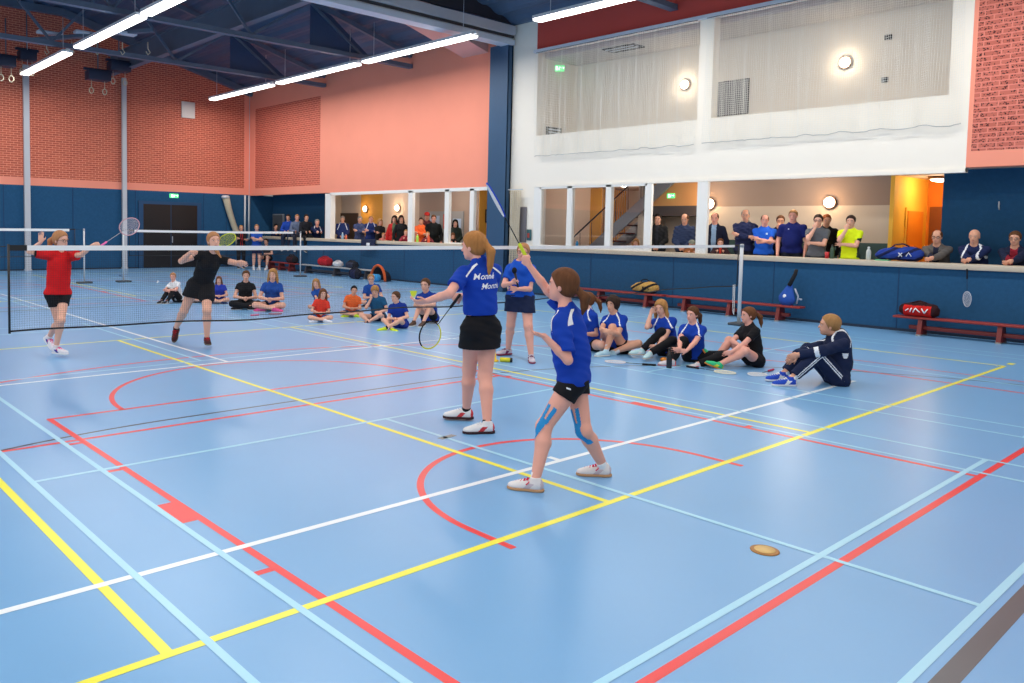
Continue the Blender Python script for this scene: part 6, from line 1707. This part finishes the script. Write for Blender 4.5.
def racket_bag(loc, L, c, c2, label, z0, ang=math.pi / 2, tilt=0.0, marks=(235, 235, 240)):
    r = empty('racket_bag', (loc[0], loc[1], z0), label, 'bag', None, ang); I4 = Matrix.Identity(4)
    pr = [cap_((-L * .30, 0, .13), (L * .36, 0, .11), .155, .10, .05, flat=(V3(0, 0, 1), .80)), ell_((-L * .2, 0, .15), np.eye(3), (L * .26, .17, .13), .04), ell_((L * .1, 0, .17), np.eye(3), (L * .30, .12, .09), .04)]
    vs, Q = surface(pr, .013, clips=((V3(0, 0, .005), V3(0, 0, -1)),), wrinkle=.006, seed=loc[0] * 3)
    me = bpy.data.meshes.new('body'); me.from_pydata([tuple(v) for v in vs], [], [tuple(int(i) for i in q) for q in Q])
    for c_0 in (c, c2): me.materials.append(cloth(c_0))
    cen = vs[Q].mean(1)
    mi = (np.sin(cen[:, 0] * 17 + cen[:, 2] * 30) > .55) | (cen[:, 2] < .05)
    me.polygons.foreach_set('material_index', mi.astype(np.int32)); me.polygons.foreach_set('use_smooth', np.ones(len(Q), bool)); me.update()
    o = bpy.data.objects.new('body', me); col.objects.link(o); o.parent = r
    m = MB()
    for s in (-1, 1):
        y = s * .165
        m.tube([(-L * .30, y, .10), (-L * .25, y * 1.02, .17), (-L * .20, y * 1.03, .10)], .010, 5)
        m.tube([(-L * .12, y, .16), (-L * .05, y * .98, .09)], .010, 5); m.tube([(-L * .12, y, .09), (-L * .05, y * .98, .16)], .010, 5)
    m.build('printed_mark', cloth(marks), r).matrix_parent_inverse = I4
    MB().tube([(-L * .2, 0, .28), (-L * .08, .02, .33), (L * .08, .02, .31), (L * .2, 0, .22)], .014, 6).build('strap', cloth(c2), r).matrix_parent_inverse = I4
    return r
racket_bag((XBn + .02, Yx(644, 290)), .72, (206, 160, 84), (30, 28, 30), 'gold and black racket bag lying on the red bench behind the seated row', .33, marks=(30, 28, 30))
bb = duffel((XBn, Yx(919, 310)), .62, .26, .28, (206, 34, 30), (50, 22, 26), 'red and black sports bag with white lettering on the right red bench', stripe=[((-.30, .62), (-.22, .30)), ((-.22, .30), (-.14, .62)), ((-.10, .35), (.02, .62)), ((.02, .62), (.08, .32)), ((.12, .62), (.16, .34)), ((.20, .55), (.28, .40))])
racket_bag((16.66, float(on_x(899, 255, 16.66)[1])), .88, (38, 64, 150), (22, 28, 70), 'blue racket bag with white marks lying on the ledge beside the leaning men', 1.305)
r = empty('backpack', (XBn, Yx(787, 300), .33), 'blue racket cover with a black racket handle, upright at the end of the red bench', 'bag'); I4 = Matrix.Identity(4)
_cv = surf_obj('cover', [cap_((0, 0, .15), (.02, -.04, .42), .175, .05, .03, flat=(V3(1, 0, 0), .45))], .014, cloth((44, 84, 166)), None)
_cv.parent = r
MB().tube([(.0, -.03, .40), (.05, -.12, .64), (.06, -.14, .74)], [.045, .040, .034], 8).build('handle_sleeve', cloth((40, 38, 40)), r).matrix_parent_inverse = I4
MB().ellipsoid((-.06, .02, .18), (.02, .05, .05), 10).build('emblem', mat('white_print', (244, 244, 246), .6), r).matrix_parent_inverse = I4
MB().tube([(0, -.15, .35), (-.03, -.24, .2), (0, -.20, .05)], .016, 6).tube([(0, -.22, .15), (0, -.30, .14)], .02, 6).build('strap', cloth((170, 176, 190)), r).matrix_parent_inverse = I4
xb2 = XBn - .1
Y2 = lambda px: float(on_x(px, 268, xb2)[1])
duffel((xb2, Y2(325)), .75, .33, .3, (196, 36, 46), (150, 24, 34), 'red sports bag on the left end of the grey bench')
duffel((xb2, Y2(338)), .45, .22, .25, (226, 228, 230), (190, 190, 196), 'white bag on the middle of the grey bench')
duffel((xb2, Y2(352)), .55, .26, .28, (52, 58, 78), (30, 34, 44), 'dark navy bag on the grey bench beside the white bag')
duffel((xb2 - .28, Y2(360) - .1), .40, .40, .25, (34, 40, 72), (24, 26, 40), 'dark navy bag standing on the floor in front of the grey bench', z0=0)
duffel((xb2, Y2(292)), .6, .3, .3, (60, 30, 34), (28, 26, 30), 'dark maroon bag on the corner bench below the hanging legs')
r = empty('pop_up_goal', (15.75, float(on_x(378, 278, 15.75)[1]), 0), 'orange rimmed black bag open on the floor right of the grey bench', 'bag')
m = MB(); m.tube([(0, -.38 * math.cos(t), .02 + .50 * math.sin(t)) for t in np.linspace(0, math.pi, 18)], .045, 8); m.build('rim', cloth((214, 96, 50)), r).matrix_parent_inverse = I4
m = MB()
pts = [(-0.0, -.36 * math.cos(t), .02 + .47 * math.sin(t)) for t in np.linspace(0, math.pi, 18)]; p2 = [(.35, -.26 * math.cos(t), .02 + .30 * math.sin(t)) for t in np.linspace(0, math.pi, 18)]
m.add(pts + p2, [(i, i + 1, 18 + i + 1, 18 + i) for i in range(17)] + [tuple(range(18, 36))], 0, True); m.build('shell', cloth((40, 40, 50)), r).matrix_parent_inverse = I4
smart('blue_holdall', MB().bevbox((15.50, r.location.y - .22, 0), (15.75, r.location.y + .20, .24), .08), cloth((60, 150, 210)), 'light blue bag in front of the orange rimmed equipment bag', 'bag')
yl = float(on_x(369.5, 242, 16.45)[1])
r = empty('draped_jersey', (16.40, yl, 1.31), 'dark navy jersey with white print hung over the ledge in the left gallery', 'jersey')
m = MB(); yy = [yl + u for u in np.linspace(-.42, .42, 9)]
vsx = []
for j, (x, z) in enumerate(((16.8, 1.325), (16.44, 1.330), (16.40, 1.30), (16.39, 1.15), (16.385, 1.02))):
    for k, y in enumerate(yy): vsx.append((x - .012 * math.sin(k * 2.1) * (j > 1), y, z - .02 * (k % 2) * (j > 3)))
top_ = [(a, b, c) for a, b, c in vsx]; bot_ = [(a - .012, b, c + .012) for a, b, c in vsx]
m.add(bot_, [(j * 9 + k, j * 9 + k + 1, (j + 1) * 9 + k + 1, (j + 1) * 9 + k) for j in range(4) for k in range(8)], 0, True)
m.add(top_, [(j * 9 + k, (j + 1) * 9 + k, (j + 1) * 9 + k + 1, j * 9 + k + 1) for j in range(4) for k in range(8)], 0, True)
m.build('fabric', cloth((30, 38, 66)), r)
MB().bevbox((16.36, yl - .12, 1.12), (16.372, yl + .06, 1.22), .004).build('printed_mark', mat('white_print', (244, 244, 246), .6), r)

# ------------------------------------------------------------------ bottles, cups and small things
def bottle(loc, h, rad, c, capc, label, group=None, rough=.25):
    r = empty('bottle', loc, label, 'bottle', group)
    MB().lathe((0, 0, 0), [(rad * .9, 0), (rad, .01), (rad, h * .62), (rad * .8, h * .74), (rad * .42, h * .84), (rad * .42, h * .9)], 14).build('flask', mat('bottle_%d_%d_%d' % c, c, rough), r).matrix_parent_inverse = Matrix.Identity(4)
    MB().lathe((0, 0, 0), [(rad * .5, h * .88), (rad * .5, h * .98), (rad * .3, h)], 12).build('lid', mat('lid_%d_%d_%d' % capc, capc, .4), r).matrix_parent_inverse = Matrix.Identity(4)
    return r
LY = lambda px, X=16.6: (X, float(on_x(px, 245, X)[1]), 1.305)
bottle(LY(577), .22, .04, (40, 150, 210), (230, 236, 240), 'blue bottle on the ledge in front of the gallery window')
bottle(LY(869), .26, .045, (196, 204, 200), (230, 230, 226), 'clear plastic bottle on the ledge right of the yellow shirt')
bottle(LY(832.5), .28, .04, (60, 84, 66), (30, 34, 30), 'dark green bottle on the ledge beside the red cup')
smart('cup', MB().lathe(LY(827.5), [(.035, 0), (.045, .13), (.040, .13), (.03, .01)], 14), mat('cup_red', (196, 40, 44), .4), 'red paper cup on the ledge in front of the grey T-shirt', 'cup')
bottle(LY(417.3), .26, .045, (176, 226, 90), (230, 240, 200), 'lime green bottle on the ledge in the left gallery')
bottle(LY(428.5), .26, .045, (240, 96, 60), (240, 130, 90), 'orange bottle on the ledge in the left gallery')
bottle(LY(342.5), .24, .045, (150, 186, 214), (220, 230, 236), 'pale blue bottle on the ledge in front of the striped navy jacket')
bottle(LY(346), .18, .04, (220, 110, 80), (240, 200, 180), 'small orange bottle beside the pale blue one')
smart('green_cloth', MB().bevbox((16.50, LY(884)[1] - .12, 1.306), (16.66, LY(884)[1] + .12, 1.325), .008), cloth((110, 200, 150)), 'folded mint green cloth on the ledge under the blue racket bag', 'cloth')
b = on_floor(669, 368)
r = bottle(tuple(b), .27, .036, (26, 26, 30), (24, 24, 28), 'black water bottle standing on the floor in front of the seated row')
b = on_floor(665, 367)
smart('orange_lid', MB().lathe(tuple(on_floor(664, 361)), [(.05, 0), (.055, .03), (.02, .05)], 14), mat('orange_plastic', (240, 150, 60), .4), 'orange round lid on the floor beside the black water bottle', 'lid')
b = on_floor(492, 361)
smart('marker_cone', MB().lathe((b[0], b[1], 0), [(.09, 0), (.09, .012), (.06, .02), (.035, .26), (.02, .27)], 16), mat('cone_yellow', (250, 206, 30), .5), 'yellow marker cone on the floor behind the legs of the woman with lettering', 'cone')
b = on_floor(506, 362); c0, r0 = place_basis(b[0], b[1])
q = b + V3(0, 0, .032)
r = empty('shuttle_tube', tuple(b), 'yellow shuttle tube with a black end lying on the floor by the microphone woman', 'tube')
m = MB(); m.tube([q - r0 * .08, q + r0 * .06 + c0 * .02], .03, 12); m.build('tube', cloth((226, 216, 60)), r)
m = MB(); m.tube([q + r0 * .055 + c0 * .02, q + r0 * .085 + c0 * .022], .032, 12); m.build('end_cap', m_black, r)
p = on_floor(157, 284); shuttle(V3(p[0], p[1], .035), 'white shuttlecock lying on the far floor left of the white shirt girl', up=(.3, .2, .25), c=(244, 244, 244))
def floor_racket(px, py, dx, dy, label, **k):
    a = on_floor(px, py); b2 = on_floor(px + dx, py + dy)
    racket(V3(a[0], a[1], .016), V3(b2[0] - a[0], b2[1] - a[1], 0), V3(0, 0, 1), label, **k)
floor_racket(652, 366, -30, -2.5, 'racket lying on the floor pointing left before the blond seated player', frame=(236, 220, 214), strings=(232, 232, 236))
floor_racket(690, 368, 26, 4, 'cream racket lying by the green shoes of the player in black', frame=(236, 226, 200), strings=(232, 226, 206))
floor_racket(772, 371, -20, 6, 'racket with pink grip lying between the player in black and the coach', frame=(226, 226, 226), strings=(236, 232, 226), grip=(200, 60, 90))
floor_racket(253, 316, 16, -1, 'dark red racket on the floor before the left group', frame=(140, 60, 70), strings=(190, 160, 170), grip=(220, 100, 130))
g = COA['hands'][1]; hx = on_x(967, 270, 16.38); tp = on_x(967, 306, 16.36)
racket(V3(hx[0], hx[1], hx[2] + .02), tp - hx, c_r, 'white strung racket held hanging down over the ledge by the bald man', frame=(190, 196, 206), strings=(240, 240, 244), back=.0)

# fill lights added to brighten the dark gallery and stairwell
def fill_light(x, y, power, label, col_=(1, .91, .80)):
    r = empty('added_fill_light', (x, y, 3.06), label, 'ceiling lamp', 'added gallery fill lights')
    MB().lathe((0, 0, 0), [(.14, 0), (.14, -.02), (.11, -.03), (0, -.032)], 20).build('disc', m_glow, r).matrix_parent_inverse = Matrix.Identity(4)
    ld = bpy.data.lights.new('lamp_light', 'POINT'); ld.energy = power; ld.color = col_; ld.shadow_soft_size = .12
    lo = bpy.data.objects.new('lamp_light', ld); col.objects.link(lo); lo.location = (0, 0, -.18); lo.parent = r
    return r
fill_light(17.3, 8.0, 34, 'added fill light over the right gallery spectators')
fill_light(17.3, 10.3, 28, 'added fill light over the right gallery by the white post')
fill_light(18.9, 13.6, 40, 'added fill light over the staircase')
fill_light(17.4, 19.6, 26, 'added fill light over the middle bay of the left gallery')
fill_light(17.4, 23.0, 26, 'added fill light over the left bay of the left gallery')
fill_light(17.5, 17.4, 18, 'added fill light over the right bay of the left gallery')
